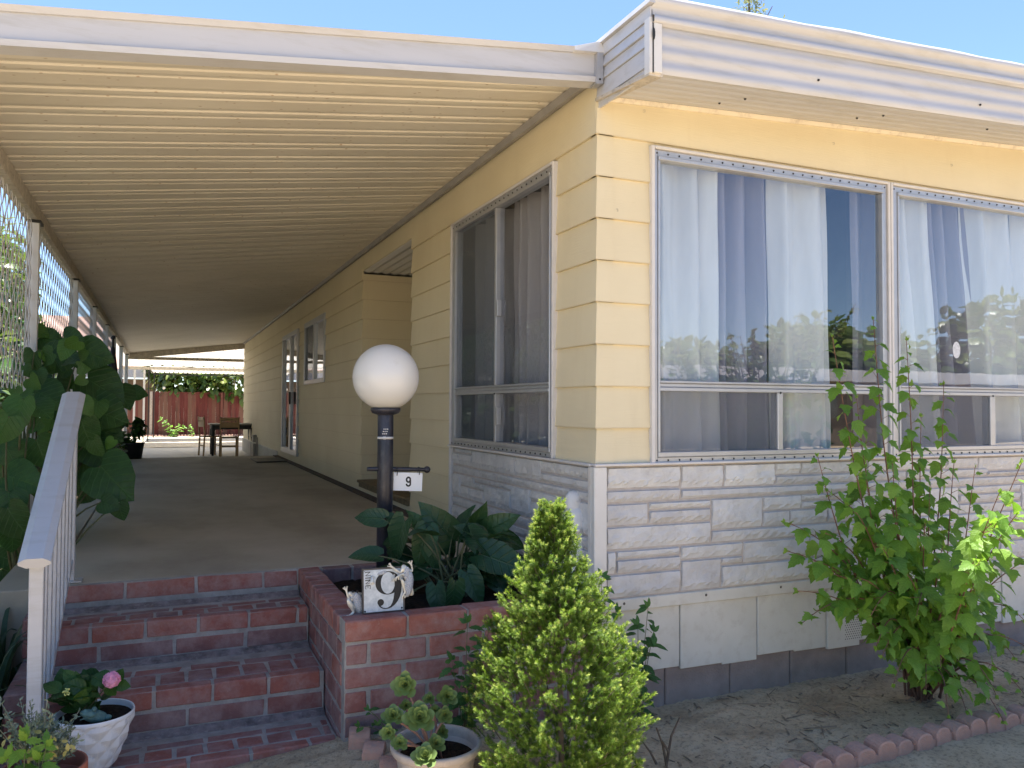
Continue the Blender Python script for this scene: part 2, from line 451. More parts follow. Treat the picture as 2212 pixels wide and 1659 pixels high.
    def lathe(s, c, prof, n=32, mat=0, tint=.5, smooth=True, f=None):
        """prof list of (r,z) relative to c; f(theta,r,z)->r"""
        V = []; F = []
        for (r, z) in prof:
            for k in range(n):
                t = 2 * pi * k / n; rr = f(t, r, z) if f else r
                V.append((c[0] + rr * cos(t), c[1] + rr * sin(t), c[2] + z))
        for i in range(len(prof) - 1):
            for k in range(n):
                k2 = (k + 1) % n; F.append([i * n + k, i * n + k2, (i + 1) * n + k2, (i + 1) * n + k])
        s.add(V, F, mat, tint, smooth)

    def ball(s, c, r, n=12, mat=0, tint=.5, sc=(1, 1, 1), rot=None):
        V = []; F = []; m_ = n // 2 + 1
        for i in range(m_ + 1):
            ph = pi * i / m_
            for k in range(n):
                t = 2 * pi * k / n
                p = Vector((r * sin(ph) * cos(t) * sc[0], r * sin(ph) * sin(t) * sc[1], r * cos(ph) * sc[2]))
                if rot is not None: p = rot @ p
                V.append(p + Vector(c))
        for i in range(m_):
            for k in range(n):
                k2 = (k + 1) % n; F.append([i * n + k, (i + 1) * n + k, (i + 1) * n + k2, i * n + k2])
        s.add(V, F, mat, tint, True)

    def build(s, name, mats, parent=None, local=False):
        if not isinstance(mats, (list, tuple)): mats = [mats]
        me = bpy.data.meshes.new(name)
        v = np.concatenate(s.v); me.vertices.add(len(v)); me.vertices.foreach_set('co', v.ravel())
        loops = np.concatenate([f.ravel() for f, _, _, _ in s.f]).astype(np.int32)
        tot = np.concatenate([np.full(len(f), f.shape[1]) for f, _, _, _ in s.f]).astype(np.int32)
        start = np.concatenate([[0], np.cumsum(tot)[:-1]]).astype(np.int32)
        me.loops.add(len(loops)); me.loops.foreach_set('vertex_index', loops)
        me.polygons.add(len(tot)); me.polygons.foreach_set('loop_start', start); me.polygons.foreach_set('loop_total', tot)
        me.polygons.foreach_set('material_index', np.concatenate([np.full(len(f), m_) for f, m_, _, _ in s.f]).astype(np.int32))
        me.polygons.foreach_set('use_smooth', np.concatenate([np.full(len(f), sm) for f, _, _, sm in s.f]))
        at = me.attributes.new('tint', 'FLOAT', 'FACE'); at.data.foreach_set('value', np.concatenate([t for _, _, t, _ in s.f]))
        if s.luv:
            d_ = dict(s.luv); arr = [d_.get(i) if d_.get(i) is not None else np.full((len(x), 2), 9, np.float32) for i, x in enumerate(s.v)]
            a3 = np.concatenate(arr); a3 = np.concatenate([a3, np.zeros((len(a3), 1), np.float32)], axis=1)
            me.attributes.new('luv', 'FLOAT_VECTOR', 'POINT').data.foreach_set('vector', a3.ravel().astype(np.float32))
        for m_ in mats: me.materials.append(m_)
        me.update(calc_edges=True); me.validate()
        o = bpy.data.objects.new(name, me); COL.objects.link(o)
        if parent is not None:
            o.parent = parent
            if parent.type == 'EMPTY' and not local: o.matrix_parent_inverse = Matrix.Translation(parent.location).inverted()
        return o


def tag(o, label=None, cat=None, group=None, kind=None):
    if label: o['label'] = label
    if cat: o['category'] = cat
    if group: o['group'] = group
    if kind: o['kind'] = kind
    return o


def thing(name, label, cat, loc=(0, 0, 0), group=None):
    o = bpy.data.objects.new(name, None); COL.objects.link(o); o.location = loc; o.empty_display_size = .1
    return tag(o, label, cat, group)


def T(side, a, d, z):
    """a along the wall, d outwards"""
    return (a, -d, z) if side == 'f' else (-d, a, z)


def wbox(mb, side, a0, a1, d0, d1, z0, z1, mat=0, tint=.5):
    p = T(side, a0, d0, z0); q = T(side, a1, d1, z1)
    mb.box(min(p[0], q[0]), max(p[0], q[0]), min(p[1], q[1]), max(p[1], q[1]), z0, z1, mat, tint)


# leaf shapes: rows of (t on midrib, t on edge, half width)
SH_HEART = [(0, .02, .0), (.02, -.13, .20), (.08, -.12, .36), (.18, .0, .50), (.34, .22, .56), (.5, .45, .52), (.68, .68, .38), (.85, .87, .18), (1, 1, .0)]
SH_ARROW = [(0, .0, .0), (.03, -.20, .12), (.1, -.16, .26), (.22, .05, .33), (.4, .33, .33), (.6, .58, .27), (.8, .8, .15), (.93, .93, .05), (1, 1, 0)]
SH_HIB = [(0, 0, 0), (.04, .0, .20), (.12, .10, .36), (.2, .18, .36), (.27, .30, .46), (.33, .47, .58), (.4, .42, .34), (.5, .55, .33), (.58, .60, .25), (.68, .76, .24), (.78, .82, .13), (1, 1, 0)]
SH_OVAL = [(0, 0, 0), (.15, .15, .22), (.35, .35, .32), (.6, .6, .30), (.82, .82, .17), (1, 1, 0)]
SH_SERR = [(0, 0, 0), (.1, .12, .20), (.15, .14, .14), (.3, .36, .32), (.36, .36, .22), (.5, .58, .30), (.57, .57, .18), (.7, .77, .20), (.77, .77, .11), (1, 1, 0)]
SH_LANCE = [(0, 0, 0), (.2, .2, .13), (.45, .45, .17), (.75, .75, .11), (1, 1, 0)]
SH_SPOON = [(0, 0, .10), (.2, .2, .14), (.5, .5, .26), (.75, .75, .30), (.92, .92, .16), (1, 1, 0)]


def leaf(mb, base, d, nrm, L, shape=SH_OVAL, fold=.25, droop=.3, wid=1.0, mat=0, tint=.5, wav=.0):
    base = Vector(base); d = Vector(d).normalized(); nrm = Vector(nrm)
    sd_ = d.cross(nrm)
    if sd_.length < 1e-3: sd_ = d.cross(Vector((.3, .9, .2)))
    sd_.normalize(); n2 = sd_.cross(d).normalized()
    V = []; F = []; UV = []
    k = len(shape); ph = R.uniform(0, 6)
    for i, (tc, te, w) in enumerate(shape):
        zc = -droop * tc * tc * L; ze = -droop * te * te * L + fold * w * L
        wv = wav * L * sin(ph + te * 14)
        V.append(base + d * (tc * L) + n2 * zc)
        V.append(base + d * (te * L) + sd_ * (w * L * wid) + n2 * (ze + wv))
        V.append(base + d * (te * L) - sd_ * (w * L * wid) + n2 * (ze - wv))
        UV += [(tc, 0), (te, w), (te, -w)]
    for i in range(k - 1):
        a = 3 * i; b = a + 3
        F += [[a, b, b + 1, a + 1], [a, a + 2, b + 2, b]]
    mb.add(V, F, mat, tint, True, UV)


def rv(s=1.0):
    return Vector((R.gauss(0, s), R.gauss(0, s), R.gauss(0, s)))

# ================================================================== SETTING
ZP = -0.615      # porch slab top


def gz(x, y):
    """garden ground height"""
    front = -1.20 + .12 * math.exp(-((x + .95) ** 2 / .5 + (y + .15) ** 2 / .25))
    t = min(1, max(0, (y - 1.0) / 8)); t = t * t * (3 - 2 * t)
    return front * (1 - t) + -.90 * t


def grid_ground(name, xs, ys, zf, mats, parent=None):
    mb = MB(); V = [(x, y, zf(x, y)) for y in ys for x in xs]; n = len(xs)
    F = np.array([[j * n + i, j * n + i + 1, (j + 1) * n + i + 1, (j + 1) * n + i] for j in range(len(ys) - 1) for i in range(n - 1)])
    mb.add(V, F, 0, .5, True); return mb.build(name, mats, parent)


def spaced(a, b, fine0, fine1, df, dc):
    out = []; x = a
    while x < b:
        out.append(x); x += df if fine0 <= x < fine1 else dc
    out.append(b); return out


def soilz(x, y):
    z = gz(x, y)
    if -3.5 < x < 3.5 and -1 < y < 1.2:
        z += .016 * noise.noise(Vector((x * 4, y * 4, 0))) + .010 * noise.noise(Vector((x * 17, y * 17, 3)))
        z += .006 * noise.noise(Vector((x * 45, y * 45, 7)))
    return z


tag(grid_ground('ground', spaced(-60, 60, -1.3, 3.6, .02, 1.0), spaced(-60, 80, -.95, .1, .02, .8), soilz, M_DIRT), kind='structure')

# driveway: sheet with a raised edge, joint gaps as real steps
mb = MB()
DZ = -1.235
mb.cbox(-60, .98, -40, -.905, DZ - .1, DZ - .02, .004)
mb.cbox(1.0, 3.4, -3.2, -.80, DZ - .1, DZ, .006)
mb.cbox(3.42, 60, -3.2, -.72, DZ - .1, DZ, .006)
mb.cbox(1.0, 60, -40, -3.22, DZ - .1, DZ, .006)
tag(mb.build('driveway', M_DRIVE), kind='structure')

# street behind the photographer
mb = MB(); mb.box(-60, 60, -12, -5.2, -1.26, -1.222); tag(mb.build('road', M_ROAD), kind='structure')

# dark bed along the left side, added to cut bounce onto the porch
tag(grid_ground('bounce_cut_bed', spaced(-4.3, -2.67, 0, 0, 1, .25), spaced(-1.2, 28, 0, 0, 1, .35), lambda x, y: gz(x, y) + .03 + .02 * noise.noise(Vector((x * 3, y * 3, 5))), simple('dark_bounce_cut', (.06, .045, .032), .95, var=.5, vscale=12, bump=1, bscale=40, spec=.1)), kind='structure')

# porch slab
mb = MB(); mb.cbox(-2.42, -.10, 1.145, 11.6, -1.3, ZP, .006)
mb.cbox(-2.66, -2.435, 1.145, 11.6, -1.3, ZP - .012, .006)
tag(mb.build('porch_floor', M_PORCH), kind='structure')
mb = MB(); mb.cbox(-.098, -.004, 1.145, 11.55, -1.0, ZP + .012, .004)
tag(mb.build('porch_floor_strip', M_STRIP), kind='structure')
mb = MB(); mb.cbox(-6, .8, 11.62, 20.5, -1.1, -.872, .006)
tag(mb.build('patio_floor', M_LOWPAT), kind='structure')
grid_g = grid_ground('gravel', spaced(-14, 8, 0, 0, 1, .25), spaced(20.5, 29.3, 0, 0, 1, .25), lambda x, y: -.865 + .02 * noise.noise(Vector((x * 3, y * 3, 0))), M_GRAVEL)
tag(grid_g, kind='structure')
mb = MB(); mb.cbox(-3.0, -1.2, -6, -.02, -1.4, -1.262, .005)
tag(mb.build('path', M_DRIVE), kind='structure')

# ================================================================== HOUSE
house = thing('mobile_home', 'pale yellow lap sided mobile home with white stone veneer base and white roof fascia', 'house', (0, 0, -1.2))
LAP = .2032; Z0 = .169
HX, HY = 7.2, 18.4


def soff(x): return 1.77 + .052 * x


def siding(mb, side, a0, a1, zb, ztf, holes, z_first=None):
    """lap boards with openings; ztf(a) gives the top"""
    cuts = sorted({a0, a1, *[h[0] for h in holes], *[h[1] for h in holes]})
    cuts = [c for c in cuts if a0 <= c <= a1]
    k = -12; rows = []
    while True:
        lo = Z0 + k * LAP; hi = lo + LAP
        if k >= 7: hi = 9
        if hi > zb: rows.append((lo, hi))
        if k >= 7: break
        k += 1
    TH = .015
    for (lo, hi) in rows:
        hh = lo + LAP if hi > 5 else hi
        for i in range(len(cuts) - 1):
            c0, c1 = cuts[i], cuts[i + 1]
            top0, top1 = ztf(c0), ztf(c1)
            spans = [(max(lo, zb), hi)]
            for (h0, h1, hz0, hz1) in holes:
                if h0 <= c0 and h1 >= c1:
                    ns = []
                    for (a, b) in spans:
                        if hz1 <= a or hz0 >= b: ns.append((a, b)); continue
                        if a < hz0: ns.append((a, hz0))
                        if b > hz1: ns.append((hz1, b))
                    spans = ns
            for (a, b) in spans:
                if a >= min(top0, top1): continue
                b0 = min(b, top0); b1 = min(b, top1)
                dd = lambda z: TH * max(0, 1 - (z - lo) / (LAP if hi < 5 else .22)) + .002
                n = max(1, int((c1 - c0) / 1.2))
                for q in range(n):
                    e0 = c0 + (c1 - c0) * q / n; e1 = c0 + (c1 - c0) * (q + 1) / n
                    u0 = b0 + (b1 - b0) * q / n; u1 = b0 + (b1 - b0) * (q + 1) / n
                    P = [T(side, e0, 0, a), T(side, e1, 0, a), T(side, e1, dd(a), a), T(side, e0, dd(a), a),
                         T(side, e0, 0, u0), T(side, e1, 0, u1), T(side, e1, dd(u1), u1), T(side, e0, dd(u0), u0)]
                    mb.hexa(P, 0)


W_SIDE = (.42, 2.09, 0.0, 1.58)
W_F1 = (.29, 1.90, -.004, 1.573); W_F2 = (1.905, 3.52, -.004, 1.573)
REC = (3.15, 4.97, -.50, 1.69)
W_SM = (7.05, 8.66, .58, 1.475)
DOOR = (9.22, 10.95, -.50, 1.46)
mb = MB()
siding(mb, 'f', 0, HX, 0, soff, [(.29, 3.52, -.004, 1.573)])
siding(mb, 's', 0, 2.095, 0.0, lambda a: 1.93, [W_SIDE])
siding(mb, 's', 2.095, 11.55, ZP - .02, lambda a: 1.93, [W_SIDE, REC, W_SM, DOOR])
siding(mb, 's', 11.55, HY, -.55, lambda a: 1.93, [])
# entry recess
RD = .95
mb2 = MB()
for k in range(-4, 8):
    lo = max(Z0 + k * LAP, -.5); hi = min(Z0 + (k + 1) * LAP, 1.66)
    if hi <= lo: continue
    th = .013
    mb2.hexa([(0.0, 4.97, lo), (RD, 4.97, lo), (RD, 4.97 - th, lo), (-.002, 4.97 - th, lo), (0.0, 4.97, hi), (RD, 4.97, hi), (RD, 4.97 - .002, hi), (-.002, 4.97 - .002, hi)])
    mb2.hexa([(0.004, 3.15, lo), (RD, 3.15, lo), (RD, 3.15 + th, lo), (.004, 3.15 + th, lo), (0.004, 3.15, hi), (RD, 3.15, hi), (RD, 3.152, hi), (.004, 3.152, hi)])
mb2.box(RD, RD + .02, 3.1, 5.0, -.5, 1.7)
mb.v += mb2.v
for (fa, mt, t_, sm) in mb2.f: mb.f.append((fa + mb.nv, mt, t_, sm))
mb.nv += mb2.nv
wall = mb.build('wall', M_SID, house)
mb = MB()   # corner caps and nail marks
for k in range(-1, 8):
    lo = Z0 + k * LAP if k >= 0 else 0.002
    hi = Z0 + (k + 1) * LAP + .0002 if k < 7 else 1.75
    t0, t1 = .0195, .005
    mb.hexa([(-t0, -t0, lo), (.082, -t0, lo), (.082, -.003, lo), (-t0, -.003, lo), (-t1, -t1, hi), (.082, -t1, hi), (.082, -.0025, hi), (-t1, -.0025, hi)])
    mb.hexa([(-t0, -.003, lo), (-.003, -.003, lo), (-.003, .045, lo), (-t0, .045, lo), (-t1, -.0025, hi), (-.0025, -.0025, hi), (-.0025, .045, hi), (-t1, .045, hi)])
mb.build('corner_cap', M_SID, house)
for (u, v) in ((1800, 310), (2055, 357), (1391, 240), (1332, 454)):
    p = hit(u, v, 'y', -.012); mb = MB(); mb.tube([p + Vector((-.006, 0, .004)), p + Vector((.004, -.004, .006)), p + Vector((.005, -.004, -.005)), p + Vector((-.003, 0, -.006))], .0011, 5); mb.build('siding_hook', M_GREYTRIM, house)
# inside faces, far walls, roof deck
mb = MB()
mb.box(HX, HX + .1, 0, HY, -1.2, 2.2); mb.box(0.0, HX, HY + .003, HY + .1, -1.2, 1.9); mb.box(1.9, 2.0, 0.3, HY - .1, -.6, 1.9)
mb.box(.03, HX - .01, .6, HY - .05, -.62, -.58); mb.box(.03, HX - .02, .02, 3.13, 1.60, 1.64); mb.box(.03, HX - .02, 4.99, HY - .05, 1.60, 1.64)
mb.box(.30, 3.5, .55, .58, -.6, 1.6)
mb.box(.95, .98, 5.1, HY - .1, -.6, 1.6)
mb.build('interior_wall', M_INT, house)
mb = MB()
mb.hexa([(-.012, -.486, 2.03), (HX, -.486, 2.39), (HX, HY + .4, 2.39), (-.012, HY + .4, 2.03), (-.012, -.486, 2.045), (HX, -.486, 2.405), (HX, HY + .4, 2.405), (-.012, HY + .4, 2.045)])
mb.build('roof', M_ROOFW, house)

# entry recess soffit and threshold
mb = MB()
n = 60
for i in range(n):
    x0 = RD * i / n; x1 = RD * (i + 1) / n
    z = lambda x: 1.672 + .012 * abs(((x / .095) % 1) - .5) * 2
    mb.hexa([(x0, 3.16, z(x0)), (x1, 3.16, z(x1)), (x1, 4.96, z(x1)), (x0, 4.96, z(x0)), (x0, 3.16, 1.70), (x1, 3.16, 1.70), (x1, 4.96, 1.70), (x0, 4.96, 1.70)])
mb.build('entry_soffit', M_WHITE, house)
mb = MB(); mb.cbox(-.055, .93, 3.152, 4.955, -.515, -.488, .004); mb.cbox(-.035, .0, 3.152, 4.955, -.56, -.517, .003)
mb.build('threshold', M_THRESH, house)
ed = thing
mb = MB(); mb.cbox(.925, .948, 3.6, 4.5, -.48, 1.5, .004); dr = mb.build('entry_door', M_CREAM, house)
mb = MB(); mb.ball((.9, 3.68, .45), .025); mb.build('handle', M_ALU, dr)

# stone veneer --------------------------------------------------------------
FR = [(.048, .464, -.122, -.021), (.044, .464, -.189, -.134), (.474, .728, -.133, -.021), (.738, 1.062, -.133, -.021), (1.072, 1.238, -.080, -.021),
      (1.248, 1.72, -.080, -.021), (1.072, 2.02, -.133, -.089), (.474, 1.95, -.186, -.142), (.044, .276, -.300, -.199), (.287, .648, -.231, -.198), (.287, .648, -.300, -.240),
      (.046, .648, -.414, -.309), (.658, .978, -.349, -.195), (.988, 1.242, -.267, -.195), (1.252, 1.60, -.225, -.195), (1.252, 1.424, -.267, -.232), (.988, 1.158, -.351, -.274),
      (1.167, 1.424, -.351, -.274), (1.434, 1.60, -.351, -.232), (.658, 1.85, -.414, -.357), (.046, .092, -.530, -.424), (.102, .462, -.460, -.424), (.102, .462, -.530, -.468),
      (.046, .462, -.645, -.538), (.473, .850, -.488, -.424), (.473, .709, -.645, -.496), (.719, .850, -.528, -.496), (.860, 1.298, -.530, -.424), (1.308, 1.8, -.530, -.424), (.719, 1.7, -.645, -.538),
      (1.73, 2.35, -.080, -.021), (2.03, 2.70, -.133, -.089), (1.96, 3.1, -.186, -.142), (2.36, 2.62, -.080, -.021), (2.63, 3.08, -.10, -.021), (2.71, 3.08, -.133, -.11), (3.09, 3.7, -.133, -.021), (3.11, 3.9, -.186, -.142),
      (1.61, 2.1, -.235, -.195), (1.61, 2.1, -.351, -.243), (2.11, 2.45, -.351, -.195), (2.46, 3.0, -.235, -.195), (2.46, 3.0, -.29, -.243), (2.46, 3.0, -.351, -.298), (3.01, 3.6, -.351, -.195),
      (1.86, 2.9, -.414, -.357), (2.91, 4.0, -.414, -.357), (1.81, 2.3, -.47, -.424), (1.81, 2.3, -.530, -.478), (2.31, 2.62, -.530, -.424), (2.63, 3.3, -.47, -.424), (2.63, 3.3, -.530, -.478), (1.71, 2.5, -.645, -.538),
      (2.51, 2.8, -.645, -.538), (2.81, 3.9, -.645, -.538)]
xx = 3.92
while xx < HX - .3:
    for (a, b) in ((-.133, -.021), (-.186, -.142), (-.351, -.195), (-.414, -.357), (-.530, -.424), (-.645, -.538)): FR.append((xx, xx + .6, a, b))
    xx += .61
SD = [(1.219, 1.656, -.134, -.021), (1.663, 1.93, -.13, -.054), (1.663, 1.84, -.046, -.021), (1.85, 1.99, -.046, -.021), (1.94, 2.05, -.13, -.054), (1.219, 2.05, -.189, -.142), (.947, 1.211, -.133, -.021), (.606, .939, -.133, -.021), (.429, .597, -.079, -.021), (.047, .421, -.079, -.021),
      (.047, .597, -.133, -.088), (.047, 1.211, -.186, -.142), (1.904, 2.05, -.351, -.199), (1.623, 1.896, -.267, -.199), (1.00, 1.615, -.222, -.195), (1.45, 1.615, -.267, -.231), (1.72, 1.896, -.351, -.276), (1.443, 1.712, -.351, -.276),
      (1.0, 1.435, -.351, -.231), (.735, .992, -.351, -.195), (.212, .727, -.250, -.195), (.212, .727, -.351, -.259), (.047, .204, -.351, -.195), (.995, 2.05, -.414, -.360), (.047, .987, -.414, -.360),
      (1.6, 2.05, -.50, -.424), (1.30, 1.592, -.462, -.424), (1.30, 1.592, -.53, -.47), (.93, 1.292, -.60, -.424), (.60, .922, -.47, -.424), (.60, .922, -.54, -.478), (.30, .592, -.54, -.424), (.047, .292, -.48, -.424), (.047, .292, -.54, -.488),
      (1.6, 2.05, -.60, -.508), (.047, .922, -.60, -.548), (1.30, 1.592, -.60, -.54)]


def stones(side, rects, base, a0, a1, zlo):
    mb = MB()
    wbox(mb, side, a0, a1, .0, base, zlo, -.006, 1)
    for (x0, x1, z0, z1) in rects:
        if x0 >= x1: continue
        dx = .018 if (x1 - x0) < 1.2 else .02
        n = max(4, int((x1 - x0) / dx)); m_ = max(5, int((z1 - z0) / .0095))
        V = []; F = []; sd_ = R.uniform(0, 100); chip = R.uniform(.25, .42) * min(.075, z1 - z0); hmax = R.uniform(.012, .017)
        for j in range(m_ + 1):
            for i in range(n + 1):
                a = x0 if i == 0 else x1 if i == n else x0 + .0035 + (x1 - x0 - .007) * (i - 1) / (n - 2)
                z = z0 if j == 0 else z1 if j == m_ else z0 + .0035 + (z1 - z0 - .007) * (j - 1) / (m_ - 2)
                e = min(i, n - i, j, m_ - j)
                nz = noise.noise(Vector((a * 11, z * 14, sd_))) + .6 * noise.noise(Vector((a * 32, z * 38, sd_)))
                cx_ = a / .055 + sd_; sc = abs(cx_ - round(cx_)) * 2          # conchoidal chips along the lower arris
                cl = chip * (1.25 - .8 * sc * sc) + .003 * nz
                up = z - z0
                h = hmax + .006 * nz - .004 * abs(noise.noise(Vector((a * 21, z * 26, sd_ + 9))))
                if up < cl: h = hmax * .12 + (hmax * .5) * (up / max(cl, .001)) + .0015 * nz
                if e == 0: h = -.004
                V.append(T(side, a, base + h, z))
        w_ = n + 1
        for j in range(m_):
            for i in range(n):
                q = [j * w_ + i, j * w_ + i + 1, (j + 1) * w_ + i + 1, (j + 1) * w_ + i]
                F.append(q if side == 'f' else q[::-1])
        mb.add(V, np.array(F), 0, R.uniform(0, 1), False)
    return mb


M_JOINT = simple('tan_stone_joint', (.44, .395, .365), .8, var=.12, vscale=20)
mb = stones('f', FR, .008, .03, HX, -.651); mb.build('stone_veneer', [M_STONE, M_JOINT], house)
mb = stones('s', SD, .008, .03, 2.06, -.70); mb.build('stone_veneer', [M_STONE, M_JOINT], house)
mb = MB()
mb.cbox(-.032, HX, -.042, -.004, -.012, .001, .003); mb.cbox(-.042, -.004, .0, 2.10, -.0125, .0005, .003)
mb.build('ledge_trim', M_ALUW, house)
mb = MB(); mb.cbox(-.034, .036, -.036, -.003, -.668, -.014, .004); mb.cbox(-.034, -.003, -.003, .03, -.668, -.014, .003)
mb.build('corner_trim', M_WHITE, house)
mb = MB(); mb.cbox(-.032, -.004, 2.062, 2.098, -.72, .0, .004); mb.build('end_trim', M_ALUW, house)

# skirting below the veneer
mb = MB()
xs = [-.02, .472, .73, .955, 1.205, 1.43, 1.665, 1.90, 2.13, 2.37, 2.60, 2.84, 3.07, 3.3, 3.55, 3.8, 4.3, 4.8, 5.3, 5.8, 6.3, 7.2]
for i in range(len(xs) - 1):
    a, b = xs[i], xs[i + 1]; raised = i % 2
    N = 6
    d0 = -.004 if not raised else .004
    zb = -1.018 - .012 * (i % 3)
    mb.cbox(a + .001, b - .001, -d0 - .004, .01, zb, -.705, .0025, 0)
mb.cbox(-.02, HX, -.018, .012, -.712, -.652, .004, 0); mb.cbox(-.038, -.0205, -.012, .05, -1.25, -.655, .003, 0)
for k in range(13): mb.ball((.141 + k * .4795, -.019, -.674), .007, 8, 1, sc=(1, .4, 1))
mb2 = []
for i in range(9):
    for j in range(22): mb.ball((1.56 + i * .0145 + (j % 2) * .007, -.0085, -1.0 + j * .0125), .0032, 6, 2, sc=(1, .3, 1))
mb.build('skirting', [M_SKIRT, M_WOODG, M_DARK], house)
mb = MB()
mb.box(.0, .012, 2.1, 11.55, -1.0, ZP - .022); mb.box(-.002, .03, -.0, 2.1, -1.1, -.60)
for i in range(60):
    y = 11.6 + i * .115; mb.cbox(-.022 if i % 2 else -.012, .01, y, y + .113, -.87, -.552, .003)
mb.cbox(-.03, 0, 11.6, HY, -.552, -.54, .003)
mb.build('skirting', [M_SKIRT], house)
mb = MB(); x = .0
for i in range(18):
    mb.cbox(x, x + .393, .012, .2, -1.25, -1.0, .006, 0, R.random(), .001); x += .397
mb.build('foundation', M_FOUND, house)

# eave: soffit, fascia -------------------------------------------------------
mb = MB()
prof = []   # ribbed soffit between wall (y=-.015) and fascia (y=-.47)
N = 64
for i in range(N + 1):
    y = -.012 - (.462) * i / N; zz = 1.772 - .055 * i / N + .006 * max(0, sin(i / N * 2 * pi * 6)) ** 2
    prof.append((y, zz))
V = []; F = []
for (y, z) in prof: V += [(.0, y, z), (HX, y, z + .052 * HX)]
for i in range(N): F.append([2 * i, 2 * i + 1, 2 * i + 3, 2 * i + 2])
mb.add(V, F, 0, .5, True)
for (x, y) in ((.66, -.28), (.60, -.16), (1.55, -.30), (1.47, -.2), (2.35, -.3)): mb.ball((x, y, 1.772 + .052 * x - .12 * -y), .0065, 8, 1)
mb.build('soffit', [M_FASC, M_DARK], house)
mb = MB(); mb.hexa([(.0, -.016, 1.756), (HX, -.016, 1.756 + .052 * HX), (HX, -.003, 1.756 + .052 * HX), (.0, -.003, 1.756), (.0, -.03, 1.778), (HX, -.03, 1.778 + .052 * HX), (HX, -.003, 1.778 + .052 * HX), (.0, -.003, 1.778)])
mb.hexa([(-.002, -.022, 1.7785), (HX, -.022, 1.7785 + .052 * HX), (HX, -.003, 1.7785 + .052 * HX), (-.002, -.003, 1.7785), (-.002, -.022, 1.785), (HX, -.022, 1.785 + .052 * HX), (HX, -.003, 1.785 + .052 * HX), (-.002, -.003, 1.785)], 1)
mb.hexa([(-.002, -.0385, 1.7735), (HX, -.0385, 1.7735 + .052 * HX), (HX, -.0325, 1.7735 + .052 * HX), (-.002, -.0325, 1.7735), (-.002, -.0385, 1.7775), (HX, -.0385, 1.7775 + .052 * HX), (HX, -.0325, 1.7775 + .052 * HX), (-.002, -.0325, 1.7775)], 1)
mb.build('soffit_trim', [M_CREAM, M_DARK], house)
mb = MB()
# front fascia cross section (d outward of y=-.474, z)
fp = [(0, 1.714)]
for i in range(1, 25):
    z = 1.714 + (.212) * i / 25; fp.append((.004 + .005 * sin(i / 25 * 2 * pi * 3.0 - .6), z))
fp += [(-.012, 1.9262), (-.012, 1.9285), (.022, 1.929), (.026, 1.932), (.026, 1.958), (.004, 1.966), (.004, 1.990), (.003, 2.004), (.026, 2.007), (.028, 2.032), (.020, 2.048), (-.05, 2.055)]
V = []; F = []; NX = 60
for i in range(NX + 1):
    x = -.004 + (HX + .004) * i / NX
    for (d, z) in fp:
        jig = 0
        if z > 2.04 and x > .4: jig = .007 * noise.noise(Vector((x * 3.1, 0, 2)))
        V.append((x, -.474 - d - (jig * .6), z + .048 * x + jig))
w_ = len(fp)
for i in range(NX):
    for j in range(w_ - 1): F.append([i * w_ + j, (i + 1) * w_ + j, (i + 1) * w_ + j + 1, i * w_ + j + 1])
mb.add(V, F, 0, .5, True)
for x in (.93, 2.05): mb.ball((x, -.482, 1.79 + .048 * x), .006, 8, 1)
mb.build('fascia', [M_FASC, M_DARK], house)
mb = MB()   # side fascia
bands = [(1.752, 1.838, .010), (1.84, 1.895, .013), (1.897, 1.95, .016)]
for (a, b, d) in bands:
    mb.hexa([(-d, -.44, a), (0, -.44, a), (0, -.004, a), (-d, -.004, a), (-.004, -.44, b), (0, -.44, b), (0, -.004, b), (-.004, -.004, b)])
mb.box(-.012, 0, -.478, HY + .3, 1.952, 2.006); mb.hexa([(-.03, -.502, 2.008), (0, -.502, 2.008), (0, HY + .4, 2.008), (-.03, HY + .4, 2.008), (-.024, -.498, 2.034), (0, -.498, 2.034), (0, HY + .4, 2.034), (-.024, HY + .4, 2.034)])
mb.box(.0005, .01, -.473, .0, 1.718, 2.02)
mb.build('side_fascia', M_FASC, house)
mb = MB()
mb.cbox(-.018, -.001, -.485, -.44, 1.71, 1.955, .003); mb.cbox(.002, .042, -.492, -.474, 1.712, 1.93, .003); mb.cbox(-.004, .0015, -.487, -.482, 1.712, 1.93, .0005, 1)
mb.ball((-.001, -.492, 1.878), .012, 8, 1, sc=(.6, .4, 2.2))
mb.build('fascia_corner', [M_WHITE, M_DARK], house)
mb = MB()
mb.hexa([(-.016, -.478, 1.700), (.052, -.478, 1.702), (.052, -.004, 1.754), (-.016, -.004, 1.752), (-.016, -.478, 1.716), (.052, -.478, 1.716), (.052, -.004, 1.77), (-.016, -.004, 1.766)])
mb.build('eave_return', M_DIRTY, house)

# windows ---------------------------------------------------------------------


def member(mb, side, a0, a1, z0, z1, d0=-.03, d1=.028, mat=0):
    p = T(side, a0, d0, z0); q = T(side, a1, d1, z1)
    mb.cbox(min(p[0], q[0]), max(p[0], q[0]), min(p[1], q[1]), max(p[1], q[1]), z0, z1, .003, mat)


def pane(name, side, a0, a1, z0, z1, mat, par, d=.004):
    mb = MB(); wbox(mb, side, a0, a1, d - .003, d, z0, z1); return mb.build(name, mat, par)


